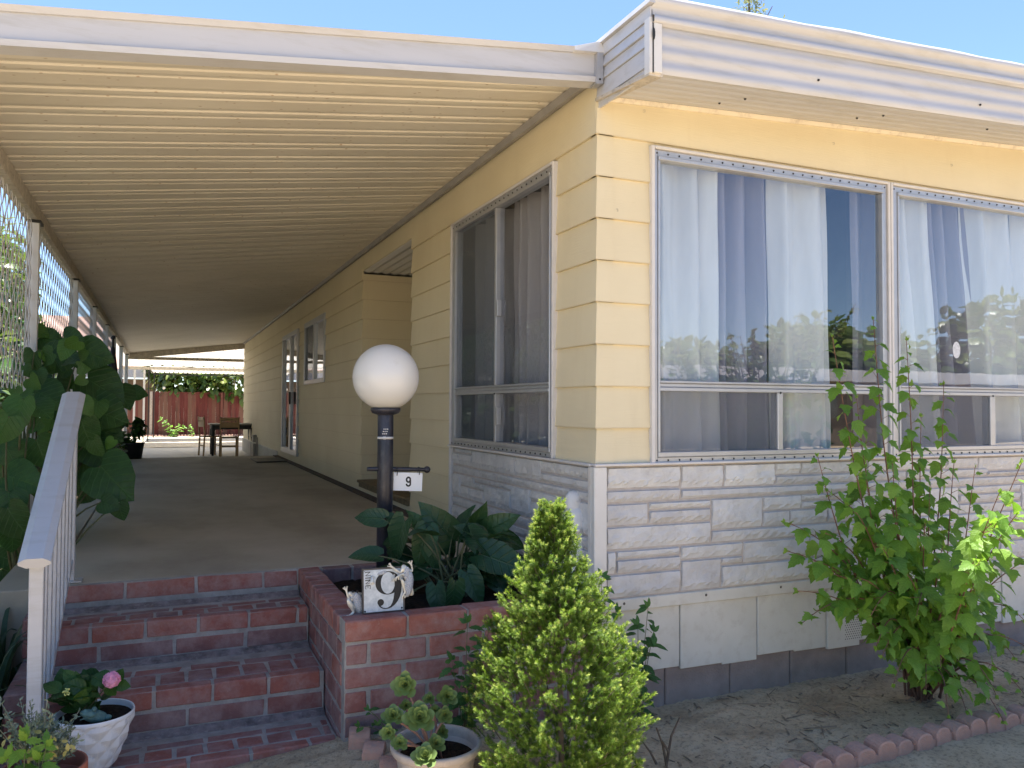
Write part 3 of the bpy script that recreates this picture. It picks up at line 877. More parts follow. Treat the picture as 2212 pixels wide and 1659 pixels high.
def window(side, a0, a1, z0, z1, gl, gr, rail, mull, lowmull, label=None, topz=None, mullup=False):
    mb = MB()
    member(mb, side, a0, a0 + .018, z0, z1, -.03, .034, 1); member(mb, side, a1 - .018, a1, z0, z1, -.03, .034, 1)
    member(mb, side, a0 + .018, a1 - .018, z1 - .016, z1, -.03, .036, 1)
    member(mb, side, a0 + .018, gl - .012, z0 + .002, z1 - .016, -.03, .022); member(mb, side, gr + .012, a1 - .018, z0 + .002, z1 - .016, -.03, .022)
    member(mb, side, gl - .012, gr + .012, z1 - .05, z1 - .016, -.03, .020); member(mb, side, gl - .012, gr + .012, z1 - .07, z1 - .05, -.03, .034)
    member(mb, side, gl - .012, gr + .012, z0 + .002, z0 + .030, -.03, .020); member(mb, side, gl - .012, gr + .012, z0 + .030, z0 + .055, -.03, .030)
    member(mb, side, gl, gr, .352, .372, -.03, .030); member(mb, side, gl, gr, .372, .392, -.03, .020); member(mb, side, gl, gr, .392, .405, -.03, .030)
    member(mb, side, gl - .012, gl, z0 + .055, z1 - .07, -.03, .030); member(mb, side, gr, gr + .012, z0 + .055, z1 - .07, -.03, .030)
    for (q0, q1) in lowmull:
        member(mb, side, q0, q1, z0 + .055, .352, -.03, .030)
        mb.ball(T(side, (q0 + q1) / 2, .031, .352), .006, 6, 2)
    if mullup: member(mb, side, mull[0], mull[1], .405, z1 - .07, -.03, .030)
    n = int((a1 - a0) / .066)
    for i in range(n):
        a = a0 + .035 + (a1 - a0 - .07) * i / (n - 1)
        mb.ball(T(side, a, .021, z1 - .034), .0052, 6, 2); mb.ball(T(side, a, .021, z0 + .014), .0052, 6, 2)
    return mb


f1 = window('f', *W_F1, .342, 1.838, .4, None, [(1.076, 1.111)]); f1.build
w1 = f1.build('window', [M_ALU, M_ALUW, M_DARK], house); w1['label'] = 'left picture window of the front wall'
pane('pane', 'f', .342, 1.838, .405, 1.503, M_GLASS, w1); pane('pane', 'f', 1.111, 1.838, .05, .352, M_GLASS, w1)
pane('pane', 'f', .342, 1.076, .05, .352, M_GLASS2, w1, .002); pane('screen', 'f', .342, 1.076, .05, .352, M_SCREEN, w1, .016)
f2 = window('f', *W_F2, 1.975, 3.45, .4, None, [(2.723, 2.765)])
w2 = f2.build('window', [M_ALU, M_ALUW, M_DARK], house); w2['label'] = 'right picture window of the front wall'
pane('pane', 'f', 1.975, 3.45, .405, 1.503, M_GLASS, w2); pane('pane', 'f', 2.765, 3.45, .05, .352, M_GLASS, w2)
pane('pane', 'f', 1.975, 2.723, .05, .352, M_GLASS2, w2, .002); pane('screen', 'f', 1.975, 2.723, .05, .352, M_SCREEN, w2, .016)
f3 = window('s', *W_SIDE, .475, 1.985, .4, (1.219, 1.25), [(1.219, 1.25)], mullup=True)
w3 = f3.build('window', [M_ALU, M_ALUW, M_DARK], house); w3['label'] = 'tall side window over the stone veneer'
pane('pane', 's', .475, 1.219, .405, 1.51, M_GLASS3, w3); pane('pane', 's', .475, 1.219, .05, .352, M_GLASS3, w3)
pane('pane', 's', 1.25, 1.985, .405, 1.51, M_GLASS2, w3, .002); pane('pane', 's', 1.25, 1.985, .05, .352, M_GLASS2, w3, .002)
mbx = MB(); wbox(mbx, 's', 1.25, 1.985, .013, .016, .405, 1.51); wbox(mbx, 's', 1.25, 1.985, .013, .016, .05, .352); mbx.build('screen', M_SCREEN, w3)
for (q0, q1) in ((.83, .93), (.16, .27)): mbx = MB(); member(mbx, 's', 1.185, 1.215, q0, q1, .004, .034); mbx.build('latch', M_ALU, w3)


def curtain(side, segs, z0, z1, par, lab=None):
    """segs: (a_top0,a_top1,shift at bottom,depth,mat,folds)"""
    for (a0, a1, sh, dep, mt, folds) in segs:
        mb = MB(); n = 20 * folds; V = []; F = []; NZ = 14
        ph = R.uniform(0, 6)
        for j in range(NZ + 1):
            z = z1 + (z0 - z1) * j / NZ
            for i in range(n + 1):
                t = i / n; a = a0 + (a1 - a0) * t + sh * (j / NZ) * (1 + .15 * sin(t * 5 + ph))
                w = t * folds * 2 * pi + ph + .5 * sin(t * 7)
                d = dep + .042 * sin(w) + .016 * max(0, sin(w * .5 + 1)) + .007 * sin(w * 2.3 + 1 + j * .12) + .004 * sin(j * .7 + t * 9)
                V.append(T(side, a, -d, z))
        for j in range(NZ):
            for i in range(n): F.append([j * (n + 1) + i, j * (n + 1) + i + 1, (j + 1) * (n + 1) + i + 1, (j + 1) * (n + 1) + i])
        mb.add(V, np.array(F), 0, .5, True); mb.build('curtain', mt, par)


curtain('f', [(.33, .70, .02, .10, M_CURT, 2), (.66, .84, .01, .14, M_CURT, 1), (.82, 1.20, .02, .17, M_MAUVE, 3), (1.16, 1.58, .03, .11, M_CURT, 2), (1.77, 1.95, .01, .15, M_MAUVE, 1)], .0, 1.575, w1)
curtain('f', [(1.97, 2.22, .12, .10, M_CURT, 2), (2.2, 2.42, .14, .13, M_CURT, 1), (2.40, 2.72, .14, .17, M_MAUVE, 3), (2.70, 3.15, .1, .11, M_CURT, 2), (3.10, 3.5, .1, .15, M_CURT, 2)], .0, 1.575, w2)
M_GREYC = curtain_mat('grey_curtain', (.42, .41, .42), .1)
curtain('s', [(.44, .78, .0, .11, M_CURT, 1), (.74, 1.28, .0, .15, M_GREYC, 4), (1.28, 2.0, 0, .17, M_GREYC, 3)], .0, 1.575, w3)
# round sticker on the glass of the right window
mb = MB(); p = hit(2066, 756, 'y', -.006); V = [(p.x + .033 * cos(2 * pi * k / 24), -.0065, p.z + .05 * sin(2 * pi * k / 24)) for k in range(24)]
mb.add(V, [list(range(24))], 0); V = [(v[0] * .985 + p.x * .015, -.0055, v[2]) for v in V]; mb.add(V, [list(range(24))[::-1]], 0)
mb.build('sticker', simple('translucent_white_sticker', (.55, .57, .62), .5, var=.2, vscale=80), w2)

# small side window and sliding door
mb = MB(); a0, a1, z0, z1 = W_SM
for q in ((a0, a0 + .06, z0, z1), (a1 - .06, a1, z0, z1), (a0 + .06, a1 - .06, z0, z0 + .06), (a0 + .06, a1 - .06, z1 - .07, z1), (7.80, 7.88, z0 + .06, z1 - .07)): member(mb, 's', *q, -.03, .03)
w4 = mb.build('window', [M_ALU], house); w4['label'] = 'small sliding window beside the patio door'
pane('pane', 's', 7.11, 7.80, .64, 1.405, M_GLASS, w4); pane('pane', 's', 7.88, 8.60, .64, 1.405, M_GLASS2, w4); pane('screen', 's', 7.88, 8.60, .64, 1.405, M_SCREEN, w4, .016)
curtain('s', [(7.1, 8.6, 0, .2, M_MAUVE, 5)], .6, 1.4, w4)
mb = MB(); a0, a1, z0, z1 = DOOR
for q in ((a0, a0 + .06, z0, z1), (a1 - .06, a1, z0, z1), (a0 + .06, a1 - .06, z0, z0 + .08), (a0 + .06, a1 - .06, z1 - .07, z1)): member(mb, 's', *q, -.04, .04)
for q in ((9.28, 9.36), (9.98, 10.12), (10.80, 10.89)): member(mb, 's', *q, z0 + .08, z1 - .07, -.03, .03 if q[0] < 10.1 else .012)
dr = mb.build('sliding_door', [M_ALU], house)
pane('pane', 's', 9.36, 9.98, -.42, 1.39, M_GLASS, dr); pane('pane', 's', 10.12, 10.80, -.42, 1.39, M_GLASS, dr)
mb = MB(); member(mb, 's', 9.93, 9.96, .3, .5, .03, .06); mb.build('handle', M_BLACK, dr)
# electric box on the far wall
mb = MB(); p = hit(555, 949, 'x', 0); mb.cbox(-.09, -.012, p.y - .10, p.y + .08, p.z - .06, p.z + .10, .01); mb.tube([(-.05, p.y, p.z - .1), (-.05, p.y, -.86)], .03)
mb.build('electric_box', M_GREYTRIM, house)
mb = MB(); mb.tube([(-.05, p.y - .5, p.z + .06), (-.05, p.y - .5, -.86)], .02); mb.build('wall_pipe', M_GREYTRIM, house)

# ================================================================== PATIO COVER
cover = thing('patio_cover', 'white aluminium patio cover with cream ribbed ceiling, fascia and lattice screens over the porch', 'patio cover', (-2.69, 0, -1))


def zc(x): return 1.885 + .125 * x


mb = MB(); prof = []; y = 0.02; step = .254
PN = [(0, .003), (.100, 0), (.138, .0078), (.150, .0078), (.157, .001), (.193, 0), (.229, .0078), (.240, .0078), (.247, .003)]
while y < HY:
    for (dy, dz) in PN: prof.append((y + dy, dz))
    y += step
V = []; F = []
for (yy, dz) in prof:
    for x in (-2.74, -1.8, -.9, -.005): V.append((x, yy, zc(x) + dz))
for i in range(len(prof) - 1):
    for k in range(3): F.append([4 * i + k, 4 * i + 4 + k, 4 * i + 5 + k, 4 * i + 1 + k])
mb.add(V, np.array(F), 0)
V2 = [(v[0], v[1], zc(v[0]) + .06) for v in V[:4]] + [(v[0], v[1], zc(v[0]) + .06) for v in V[-4:]]
mb.add(V2, [[0, 1, 5, 4], [1, 2, 6, 5], [2, 3, 7, 6]], 1)
mb.build('ceiling_panel', [M_CEIL, M_FASC], cover)
mb = MB()
XL, XR = -2.76, -.012


def zb(x): return 1.824 + .111 * x


def zt(x): return 1.990 + .117 * x


def fslab(d0, d1, f0, f1, mat=0, xl=XL, xr=XR, f2=None, f3=None):
    """slab along x between heights (fractions of fascia) with front depth"""
    Z = lambda x, f: zb(x) + (zt(x) - zb(x)) * f
    mb.hexa([(xl, -.053 - d0, Z(xl, f0)), (xr, -.053 - d0, Z(xr, f0)), (xr, 0.02, Z(xr, f0)), (xl, 0.02, Z(xl, f0)),
             (xl, -.053 - d1, Z(xl, f1)), (xr, -.053 - d1, Z(xr, f1)), (xr, .02, Z(xr, f1)), (xl, .02, Z(xl, f1))], mat)


fslab(.012, .016, 0, .15); fslab(-.004, -.004, .151, .845); fslab(.006, .020, .846, .98); fslab(.020, .004, .981, 1.0)
mb.build('fascia', M_FASC, cover)
mb = MB()
mb.hexa([(-.165, -.080, 1.945), (-.006, -.080, 1.962), (-.006, .02, 1.962), (-.165, .02, 1.945), (-.165, -.074, 1.968), (-.02, -.068, 2.02), (-.02, .02, 2.02), (-.165, .02, 1.968)])
mb.build('flashing', M_WHITE, cover)
mb = MB(); mb.hexa([(-.050, -.078, 1.806), (-.014, -.078, 1.812), (-.014, -.01, 1.812), (-.050, -.01, 1.806), (-.045, -.078, 1.962), (-.012, -.078, 1.962), (-.012, -.01, 1.962), (-.045, -.01, 1.962)])
mb.ball((-.032, -.079, 1.829), .0055, 8, 1); mb.build('end_bracket', [M_ALU, M_DARK], cover)
mb = MB(); mb.hexa([(-.045, .0, 1.845), (-.016, .0, 1.848), (-.016, HY, 1.848), (-.045, HY, 1.845), (-.06, .0, 1.878), (-.016, .0, 1.884), (-.016, HY, 1.884), (-.06, HY, 1.878)])
mb.build('wall_trim', M_GREYTRIM, cover)
mb = MB(); mb.cbox(-2.745, -2.67, -.04, HY, 1.455, 1.548, .004); mb.cbox(-2.74, -.02, HY - .03, HY + .05, 1.40, 1.47, .004)
mb.build('beam', M_DIRTY, cover)
mb = MB(); mb.hexa([(-2.74, HY - .04, 1.40), (-.01, HY - .04, 1.74), (-.01, HY + .05, 1.74), (-2.74, HY + .05, 1.40), (-2.74, HY - .04, 1.54), (-.01, HY - .04, 1.88), (-.01, HY + .05, 1.88), (-2.74, HY + .05, 1.54)])
mb.build('end_beam', M_DIRTY, cover)
PY = [.05, 2.56, 5.16, 7.44, 9.8, 11.9, 14.5, 17.2]
for i, y in enumerate(PY):
    mb = MB(); x = -2.695
    zbot = -1.1
    mb.cbox(x - .035, x + .035, y - .0225, y + .0225, zbot, 1.452, .003)
    mb.cbox(x + .0, x + .022, y + .05, y + .09, zbot, 1.452, .003)
    mb.cbox(x - .03, x + .045, y - .03, y + .10, 1.436, 1.454, .002, 1)
    mb.build('post', [M_WHITE, M_BLACK], cover)
    if i < 5:    # expanded metal lattice between posts
        y0 = y + .095; y1 = PY[i + 1] - .03; zz0 = .36 if i < 2 else .30; zz1 = 1.45
        mb = MB(); pitch = .072 if i < 2 else .06; n = int((y1 - y0) / pitch); hh = .068
        nz = int((zz1 - zz0) / hh)
        V = []; F = []
        for k in range(n + 1):
            yc = y0 + (k + .5) * (y1 - y0) / (n + 1); sgn = 1 if k % 2 else -1
            b = len(V)
            for j in range(nz + 1):
                z = zz0 + (zz1 - zz0) * j / nz; off = sgn * (1 if j % 2 else -1) * pitch * .33
                w = .0115
                tw = .0012 * (1 if j % 2 else -1)
                V += [(-2.700 - tw, yc + off - w, z), (-2.700 + tw, yc + off + w, z), (-2.6975 + tw, yc + off + w, z), (-2.6975 - tw, yc + off - w, z)]
            for j in range(nz):
                for q in range(4):
                    q2 = (q + 1) % 4; F.append([b + 4 * j + q, b + 4 * j + q2, b + 4 * j + 4 + q2, b + 4 * j + 4 + q])
        mb.add(V, np.array(F), 0)
        mb.build('lattice_panel', M_ALUW, cover)

# ================================================================== BRICKWORK
def brick_row(mb, axis, a0, a1, b0, b1, z0, z1, L, off=0.0, joint=.009, face=None, t0=None):
    """row of bricks along axis ('x' or 'y'); b0..b1 the other horizontal extent"""
    a = a0 - off
    while a < a1 - .02:
        s_ = max(a, a0) + joint / 2; e = min(a + L, a1) - joint / 2
        if e - s_ > .02:
            t = R.uniform(0, 1) if t0 is None else min(1, max(0, R.gauss(t0, .18)))
            if axis == 'x': mb.cbox(s_, e, b0, b1, z0, z1, .006, 0, t, .0022)
            else: mb.cbox(b0, b1, s_, e, z0, z1, .006, 0, t, .0022)
        a += L


stairs = MB()
SX0, SX1 = -2.36, -1.222
stairs.box(SX0, SX1, .784, 1.143, -1.3, -.7485, 1); stairs.box(SX0, SX1, .344, .784, -1.3, -.9335, 1); stairs.box(SX0, SX1, .005, .344, -1.35, -1.1185, 1)
# top riser below the slab
stairs.box(SX0, SX1, 1.1215, 1.144, -.75, -.618, 1)
brick_row(stairs, 'x', SX0, SX1, 1.118, 1.143, -.705, -.619, .335, .05, t0=.75)
for (zt_, yn, yb) in ((-.745, .78, 1.128), (-.93, .34, .79), (-1.115, 0.0, .35)):
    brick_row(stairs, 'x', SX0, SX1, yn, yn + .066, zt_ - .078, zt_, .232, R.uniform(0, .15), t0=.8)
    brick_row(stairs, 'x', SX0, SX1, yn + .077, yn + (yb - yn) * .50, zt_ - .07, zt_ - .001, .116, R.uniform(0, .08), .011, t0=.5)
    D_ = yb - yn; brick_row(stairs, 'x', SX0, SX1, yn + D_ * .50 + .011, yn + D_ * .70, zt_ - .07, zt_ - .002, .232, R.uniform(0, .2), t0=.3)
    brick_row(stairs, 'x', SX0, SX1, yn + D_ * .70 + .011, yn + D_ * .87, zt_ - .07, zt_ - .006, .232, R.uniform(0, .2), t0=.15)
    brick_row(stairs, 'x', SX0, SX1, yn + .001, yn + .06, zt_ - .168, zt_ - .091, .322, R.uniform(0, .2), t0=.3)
    stairs.hexa([(SX0, yb - .055, zt_ - .01), (SX1, yb - .055, zt_ - .01), (SX1, yb + .01, zt_ - .01), (SX0, yb + .01, zt_ - .01),
                 (SX0, yb - .052, zt_ - .0005), (SX1, yb - .052, zt_ - .0005), (SX1, yb - .006, zt_ + .016), (SX0, yb - .006, zt_ + .016)], 2)
o = stairs.build('brick_stairs', [M_BRICK, M_MORT, simple('dirty_mortar_fillet', (.19, .155, .15), .9, var=.5, vscale=16, dirt=(.31, .27, .26), bump=.6, bscale=90)])
tag(o, 'red brick entry stairs with grey mortar rising to the concrete porch', 'stairs')
# low side wall left of the stairs
mb = MB()
mb.box(-2.475, -2.368, .86, 1.14, -1.3, -.715, 1); mb.box(-2.475, -2.368, .40, .86, -1.3, -.905, 1); mb.box(-2.475, -2.368, -.24, .40, -1.3, -1.09, 1)
for (ya, yb, zt_) in ((.84, 1.14, -.70), (.38, .835, -.89), (-.26, .375, -1.075)):
    for k in range(5):
        z1 = zt_ - k * .095
        if z1 < -1.25: break
        brick_row(mb, 'y', ya, yb, -2.480, -2.364, z1 - .082, z1, .212, .1 * (k % 2), t0=.4)
tag(mb.build('brick_side_wall', [M_BRICK, M_MORT]), 'stepped low brick curb along the left side of the stairs', 'brick curb')

mb = MB()   # planter
PX0, PX1, PY0, PY1 = -1.217, -.045, -.062, 1.143
for (x0, x1, y0, y1) in ((PX0 + .004, PX1, PY0 + .004, PY0 + .10), (PX0 + .004, PX0 + .10, PY0 + .1, PY1), (PX0 + .1, PX1, PY1 - .06, PY1 + .0)):
    mb.box(x0, x1, y0, y1, -1.25, -.619, 1)
for k in range(6):
    z1 = -.615 - k * .0975; z0 = z1 - .086
    # front
    if k == 0:
        brick_row(mb, 'x', PX0, PX1, PY0 - .006, PY0 + .105, z0, z1, .271, 0, .012, t0=.9)
        y = PY0 + .108
        brick_row(mb, 'y', y, PY1, PX0 - .006, PX0 + .105, z0, z1, .105, .0, .010, t0=.75)
    else:
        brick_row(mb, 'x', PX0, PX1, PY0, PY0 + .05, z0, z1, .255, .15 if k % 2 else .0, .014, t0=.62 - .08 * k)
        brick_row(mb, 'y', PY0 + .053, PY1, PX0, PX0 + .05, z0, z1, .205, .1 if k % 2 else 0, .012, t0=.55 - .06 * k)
brick_row(mb, 'x', PX0 + .11, PX1, PY1 - .07, PY1, -.70, -.617, .271, .1, .012, t0=.2)
tag(mb.build('brick_planter', [M_BRICK, M_MORT]), 'raised red brick planter box at the corner of the house', 'planter')
xs_ = [PX0 + .10 + i * .02 for i in range(54)]; ys_ = [PY0 + .10 + i * .02 for i in range(55)]
tag(grid_ground('planter_soil', xs_, ys_, lambda x, y: -.69 + .012 * noise.noise(Vector((x * 12, y * 12, 0))) + .007 * noise.noise(Vector((x * 40, y * 40, 0))), M_SOIL), kind='stuff')

# ================================================================== HAND RAIL
rail = thing('handrail', 'white metal stair handrail with flat top cap and square balusters', 'handrail', (-2.33, .06, -1.115))
mb = MB(); XR_ = -2.33
pa = Vector((XR_, 1.26, .300)); pb = Vector((XR_, -.03, -.320))
d = (pb - pa).normalized(); up = Vector((0, -d.z, d.y)) * -1
if up.z < 0: up = -up
w1_, w2_, h_ = .0275, .052, .040
cs = [(-w1_, 0), (w1_, 0), (w2_, .014), (w2_, .026), (w1_, h_), (-w1_, h_), (-w2_, .026), (-w2_, .014)]
V = [pa + Vector((a, 0, 0)) + up * b for a, b in cs] + [pb + Vector((a, 0, 0)) + up * b for a, b in cs]
mb.add(V, [list(range(8)), list(range(8, 16))[::-1]] + [[k, k + 8, (k + 1) % 8 + 8, (k + 1) % 8] for k in range(8)])
mb.build('top_cap', M_FASC, rail)
for (y, zb_) in ((.045, -1.115), (1.20, -.612)):
    zt_ = pa.z + (pa.y - y) / (pa.y - pb.y) * (pb.z - pa.z) + .004
    mb = MB(); mb.cbox(XR_ - .024, XR_ + .024, y - .024, y + .024, zb_, zt_, .003)
    if y > 1: mb.cbox(XR_ - .05, XR_ + .06, y - .05, y + .05, zb_, zb_ + .008, .002)
    mb.build('post', M_FASC, rail)
zl = lambda y: -1.005 + (y - .045) * (.50 / 1.155)
for i in range(7):
    y = .045 + 1.155 * (i + 1) / 8; zt_ = pa.z + (pa.y - y) / (pa.y - pb.y) * (pb.z - pa.z) + .004
    mb = MB(); mb.cbox(XR_ - .019, XR_ + .019, y - .019, y + .019, zl(y), zt_, .002); mb.build('baluster', M_FASC, rail)
mb = MB(); mb.bar((XR_, .06, zl(.06)), (XR_, 1.18, zl(1.18)), .032, .03); mb.build('bottom_rail', M_FASC, rail)

# ================================================================== LAMP POST
LX, LY = -.842, .75
lamp = thing('post_lamp', 'dark post lamp with a white globe standing in the brick planter', 'post lamp', (LX, LY, -.69))
mb = MB(); mb.lathe((LX, LY, 0), [(.0, -.74), (.041, -.74), (.041, -.10), (.0415, .225), (.038, .232), (0, .232)], 28)
mb.lathe((LX, LY, 0), [(.0418, .10), (.0425, .10), (.0425, .112), (.0418, .112)], 28, 1)
for k in range(9): mb.tube([(LX + .0425 * cos(-2.2 + .07 * j), LY + .0425 * sin(-2.2 + .07 * j), .128 + .012 * (k % 3)) for j in range(k, k + 3)], .003, 5, 1)
mb.ball((LX - .012, LY - .036, .106), .018, 10, 1, sc=(1, .5, .5))
mb.build('post', [M_NAVY, M_WHITE], lamp)
mb = MB(); mb.lathe((LX, LY, 0), [(.0415, .225), (.07, .235), (.078, .250), (.078, .262), (.06, .264), (.0, .262)], 32); mb.build('collar', M_NAVY, lamp)
mb = MB(); mb.ball((LX, LY, .423), .1725, 48); mb.build('globe', M_GLOBE, lamp)
mb = MB(); mb.tube([(LX - .095, LY, -.055), (LX - .04, LY, -.056), (LX + .04, LY, -.058), (LX + .222, LY, -.066)], [.011, .012, .012, .010], 12); mb.ball((LX + .228, LY, -.066), .0185, 14)
mb.build('cross_arm', M_NAVY, lamp)
sg = thing('number_sign', 'small white hanging plate with a black 9 on the lamp post arm', 'sign', (LX + .12, LY, -.09))
sx0, sx1 = hit(849, 1040, 'y', LY).x, hit(912, 1040, 'y', LY).x
mb = MB(); mb.hexa([(sx0, LY - .006, -.170), (sx1 - .003, LY - .006, -.180), (sx1 - .003, LY - .003, -.180), (sx0, LY - .003, -.170), (sx0 + .002, LY - .006, -.075), (sx1, LY - .006, -.083), (sx1, LY - .003, -.083), (sx0 + .002, LY - .003, -.075)])
mb.build('plate', M_SIGNW, sg)
for xx in (sx0 + .018, sx1 - .02): mb = MB(); mb.tube([(xx, LY - .012, -.092), (xx, LY - .018, -.075), (xx, LY - .012, -.052), (xx, LY + .012, -.052), (xx, LY + .012, -.08)], .0022, 6); mb.build('hook', M_BLACK, sg)


def stroke_nine(mb, X, Yd, Z, w, h, th, place, dep=.0006, bold=1.0, didone=False):
    """numeral nine built as closed ribbon strokes; place(u,v,d) -> point"""
    if not didone:
        pts = []
        rx, ry = w / 2, h * .27
        for k in range(41):
            t = 2 * pi * k / 40; pts.append((rx * cos(t), h - ry - th * 0 + ry * sin(t)))
        rib(mb, pts, [th] * 41, place, dep)
        p2 = [(rx, h - ry), (rx, h * .25)] + [(rx * cos(t), h * .22 - h * .20 * sin(t)) for t in [pi * q / 16 for q in range(17)]] + [(-rx, h * .28)]
        rib(mb, p2, [th] * len(p2), place, dep + .0003)


def rib(mb, pts, th, place, d):
    V = []
    for i, p in enumerate(pts):
        a = pts[max(0, i - 1)]; b = pts[min(len(pts) - 1, i + 1)]
        dx, dy = b[0] - a[0], b[1] - a[1]; l_ = sqrt(dx * dx + dy * dy) or 1
        nx, ny = -dy / l_, dx / l_; h = th[i] / 2
        V.append(place(p[0] + nx * h, p[1] + ny * h, d)); V.append(place(p[0] - nx * h, p[1] - ny * h, d))
    mb.add(V, [[2 * i, 2 * i + 1, 2 * i + 3, 2 * i + 2] for i in range(len(pts) - 1)], 0)


sc_x = (sx0 + sx1) / 2 + .002
mb = MB(); stroke_nine(mb, 0, 0, 0, .020, .046, .0092, lambda u, v, d: (sc_x + u, LY - .006 - d, -.150 + v)); mb.build('numeral', M_INK, sg)

# galvanised NINE plaque leaning on the planter cap ------------------------------
A0 = hit(783, 1339, 'y', .035); A1 = hit(873, 1333, 'y', .03)
pw = (A1 - A0).length; ph = .186
ux = (A1 - A0).normalized(); ux.z = 0; ux.normalize(); uz = Vector((0.0, .09, 1)).normalized(); un = ux.cross(uz).normalized()
if un.y > 0: un = -un
O = Vector((A0.x, A0.y, -.6135))
plq = thing('house_number_plaque', 'square galvanised plaque with a large black 9 and NINE leaning on the planter edge', 'plaque', tuple(O))


def pp(u, v, d): return O + ux * u + uz * v + un * d


mb = MB()
mb.hexa([pp(0, 0, .012), pp(pw, 0, .012), pp(pw, 0, -.012), pp(0, 0, -.012), pp(0, ph, .012), pp(pw, ph, .012), pp(pw, ph, -.012), pp(0, ph, -.012)])
mb.build('backing_board', M_WOODG, plq)
mb = MB()
mb.hexa([pp(.004, .004, .0145), pp(pw - .008, .004, .0145), pp(pw - .008, .004, .0125), pp(.004, .004, .0125), pp(.004, ph - .006, .0145), pp(pw - .008, ph - .006, .0145), pp(pw - .008, ph - .006, .0125), pp(.004, ph - .006, .0125)])
mb.build('metal_face', M_GALV, plq)
mb = MB()
cxn, cyn, rx, ry = pw * .595, ph * .655, pw * .30, ph * .265
# bowl: outer ellipse minus narrower inner ellipse (thick sides, hairline top and bottom)
N = 64; V = []
for k in range(N + 1):
    t = 2 * pi * k / N; V.append(pp(cxn + rx * cos(t), cyn + ry * sin(t), .0150)); V.append(pp(cxn + rx * .56 * cos(t), cyn + (ry - .0035) * sin(t), .0150))
mb.add(V, [[2 * i, 2 * i + 2, 2 * i + 3, 2 * i + 1] for i in range(N)])
CL = [(.838, .68, .165), (.84, .56, .168), (.832, .45, .165), (.81, .35, .15), (.775, .255, .12), (.725, .175, .08), (.665, .115, .045), (.60, .087, .028), (.54, .08, .022), (.48, .087, .022), (.43, .11, .026), (.39, .15, .035), (.375, .19, .045)]
rib(mb, [(a * pw, b * ph) for a, b, _ in CL], [c_ * pw for _, _, c_ in CL], pp, .0155)
V = [pp(pw * .415 + pw * .078 * cos(2 * pi * k / 28), ph * .225 + pw * .078 * sin(2 * pi * k / 28), .0158) for k in range(28)]; mb.add(V, [list(range(28))])
mb.build('numeral', M_INK, plq)
mb = MB()   # letters N I N E, read from top to bottom


def letters(mb):
    hL = .021; x0 = pw * .06; y = ph * .93
    def L(seg, w, y):
        for (a, b, t_) in seg:
            # letter coords: a along letter width (0..1) -> downwards, b height (0..1) -> to the right
            p_ = [(x0 + hL * (1 - q[1]) * 1.0 if False else x0 + hL * q[1], y - w * q[0]) for q in (a, b)]
            rib(mb, p_, [t_, t_], pp, .0152 + .0002 * R.random())
    N_ = [((0, 0), (0, 1), .0036), ((0, 1), (1, 0), .0022), ((1, 0), (1, 1), .0022), ((-.15, 0), (.2, 0), .0016), ((.8, 1), (1.15, 1), .0016)]
    I_ = [((0, 0), (0, 1), .0036), ((-.5, 0), (.5, 0), .0016), ((-.5, 1), (.5, 1), .0016)]
    E_ = [((0, 0), (0, 1), .0036), ((0, 1), (1, 1), .0018), ((0, .5), (.8, .5), .0018), ((0, 0), (1, 0), .0018), ((1, 1), (1, .8), .0018), ((1, 0), (1, .2), .0018)]
    L(N_, .015, y); L(I_, .005, y - .0245); L(N_, .015, y - .034); L(E_, .013, y - .057)


letters(mb); mb.build('lettering', M_INK, plq)
for (u, v) in ((.008, .009), (pw - .014, .012), (.007, ph - .010)): mb = MB(); mb.ball(pp(u, v, .0145), .0042 if v < .1 else .002, 10, 0, sc=(1, 1, 1)); mb.build('rivet', M_BLACK, plq)


# ================================================================== FROG FIGURINES
def skin_body(name, nodes, edges, mats, parent, root=0, sub=2):
    bm = bmesh.new(); lay = bm.verts.layers.skin.verify(); vs = []
    for i, (p, r) in enumerate(nodes):
        v = bm.verts.new(p); v[lay].radius = (r, r) if not isinstance(r, tuple) else r
        v[lay].use_root = (i == root); vs.append(v)
    for a, b in edges: bm.edges.new((vs[a], vs[b]))
    me = bpy.data.meshes.new(name); bm.to_mesh(me); bm.free()
    o = bpy.data.objects.new(name, me); COL.objects.link(o)
    sk = o.modifiers.new('skin', 'SKIN'); sk.use_smooth_shade = True; sk.branch_smoothing = .4
    ss = o.modifiers.new('sub', 'SUBSURF'); ss.levels = sub; ss.render_levels = sub
    for m_ in mats: me.materials.append(m_)
    if parent is not None:
        o.parent = parent; o.matrix_parent_inverse = Matrix.Translation(parent.location).inverted()
    return o


def frog(name, label, body, belly, limbs, base):
    """body: list of (pt,r) chain nose->rump ; limbs: list of (joint list, spread direction pair)"""
    t = thing(name, label, 'figurine', base, 'metal frog figurines around the plaque')
    body = [(p, r * 1.25) for p, r in body]; nodes = list(body); edges = [(i, i + 1) for i in range(len(body) - 1)]
    for (att, pts, tf, ts) in limbs:
        prev = att
        for (p, r) in pts:
            nodes.append((p, r * 1.55)); edges.append((prev, len(nodes) - 1)); prev = len(nodes) - 1
        end = Vector(pts[-1][0]); tf = Vector(tf).normalized(); ts = Vector(ts).normalized()
        for a in (-.6, 0, .6):
            dd = (tf + ts * a).normalized()
            nodes.append((tuple(end + dd * .015), .0024)); edges.append((prev, len(nodes) - 1)); k = len(nodes) - 1
            nodes.append((tuple(end + dd * .020), .0046)); edges.append((k, len(nodes) - 1))
    skin_body('body', nodes, edges, [M_SILV], t, root=2)
    mb = MB()
    for (c, r, sc, rot) in belly: mb.ball(c, r, 20, 0, sc=sc, rot=rot)
    mb.build('mosaic_back', M_MOSA, t)
    return t


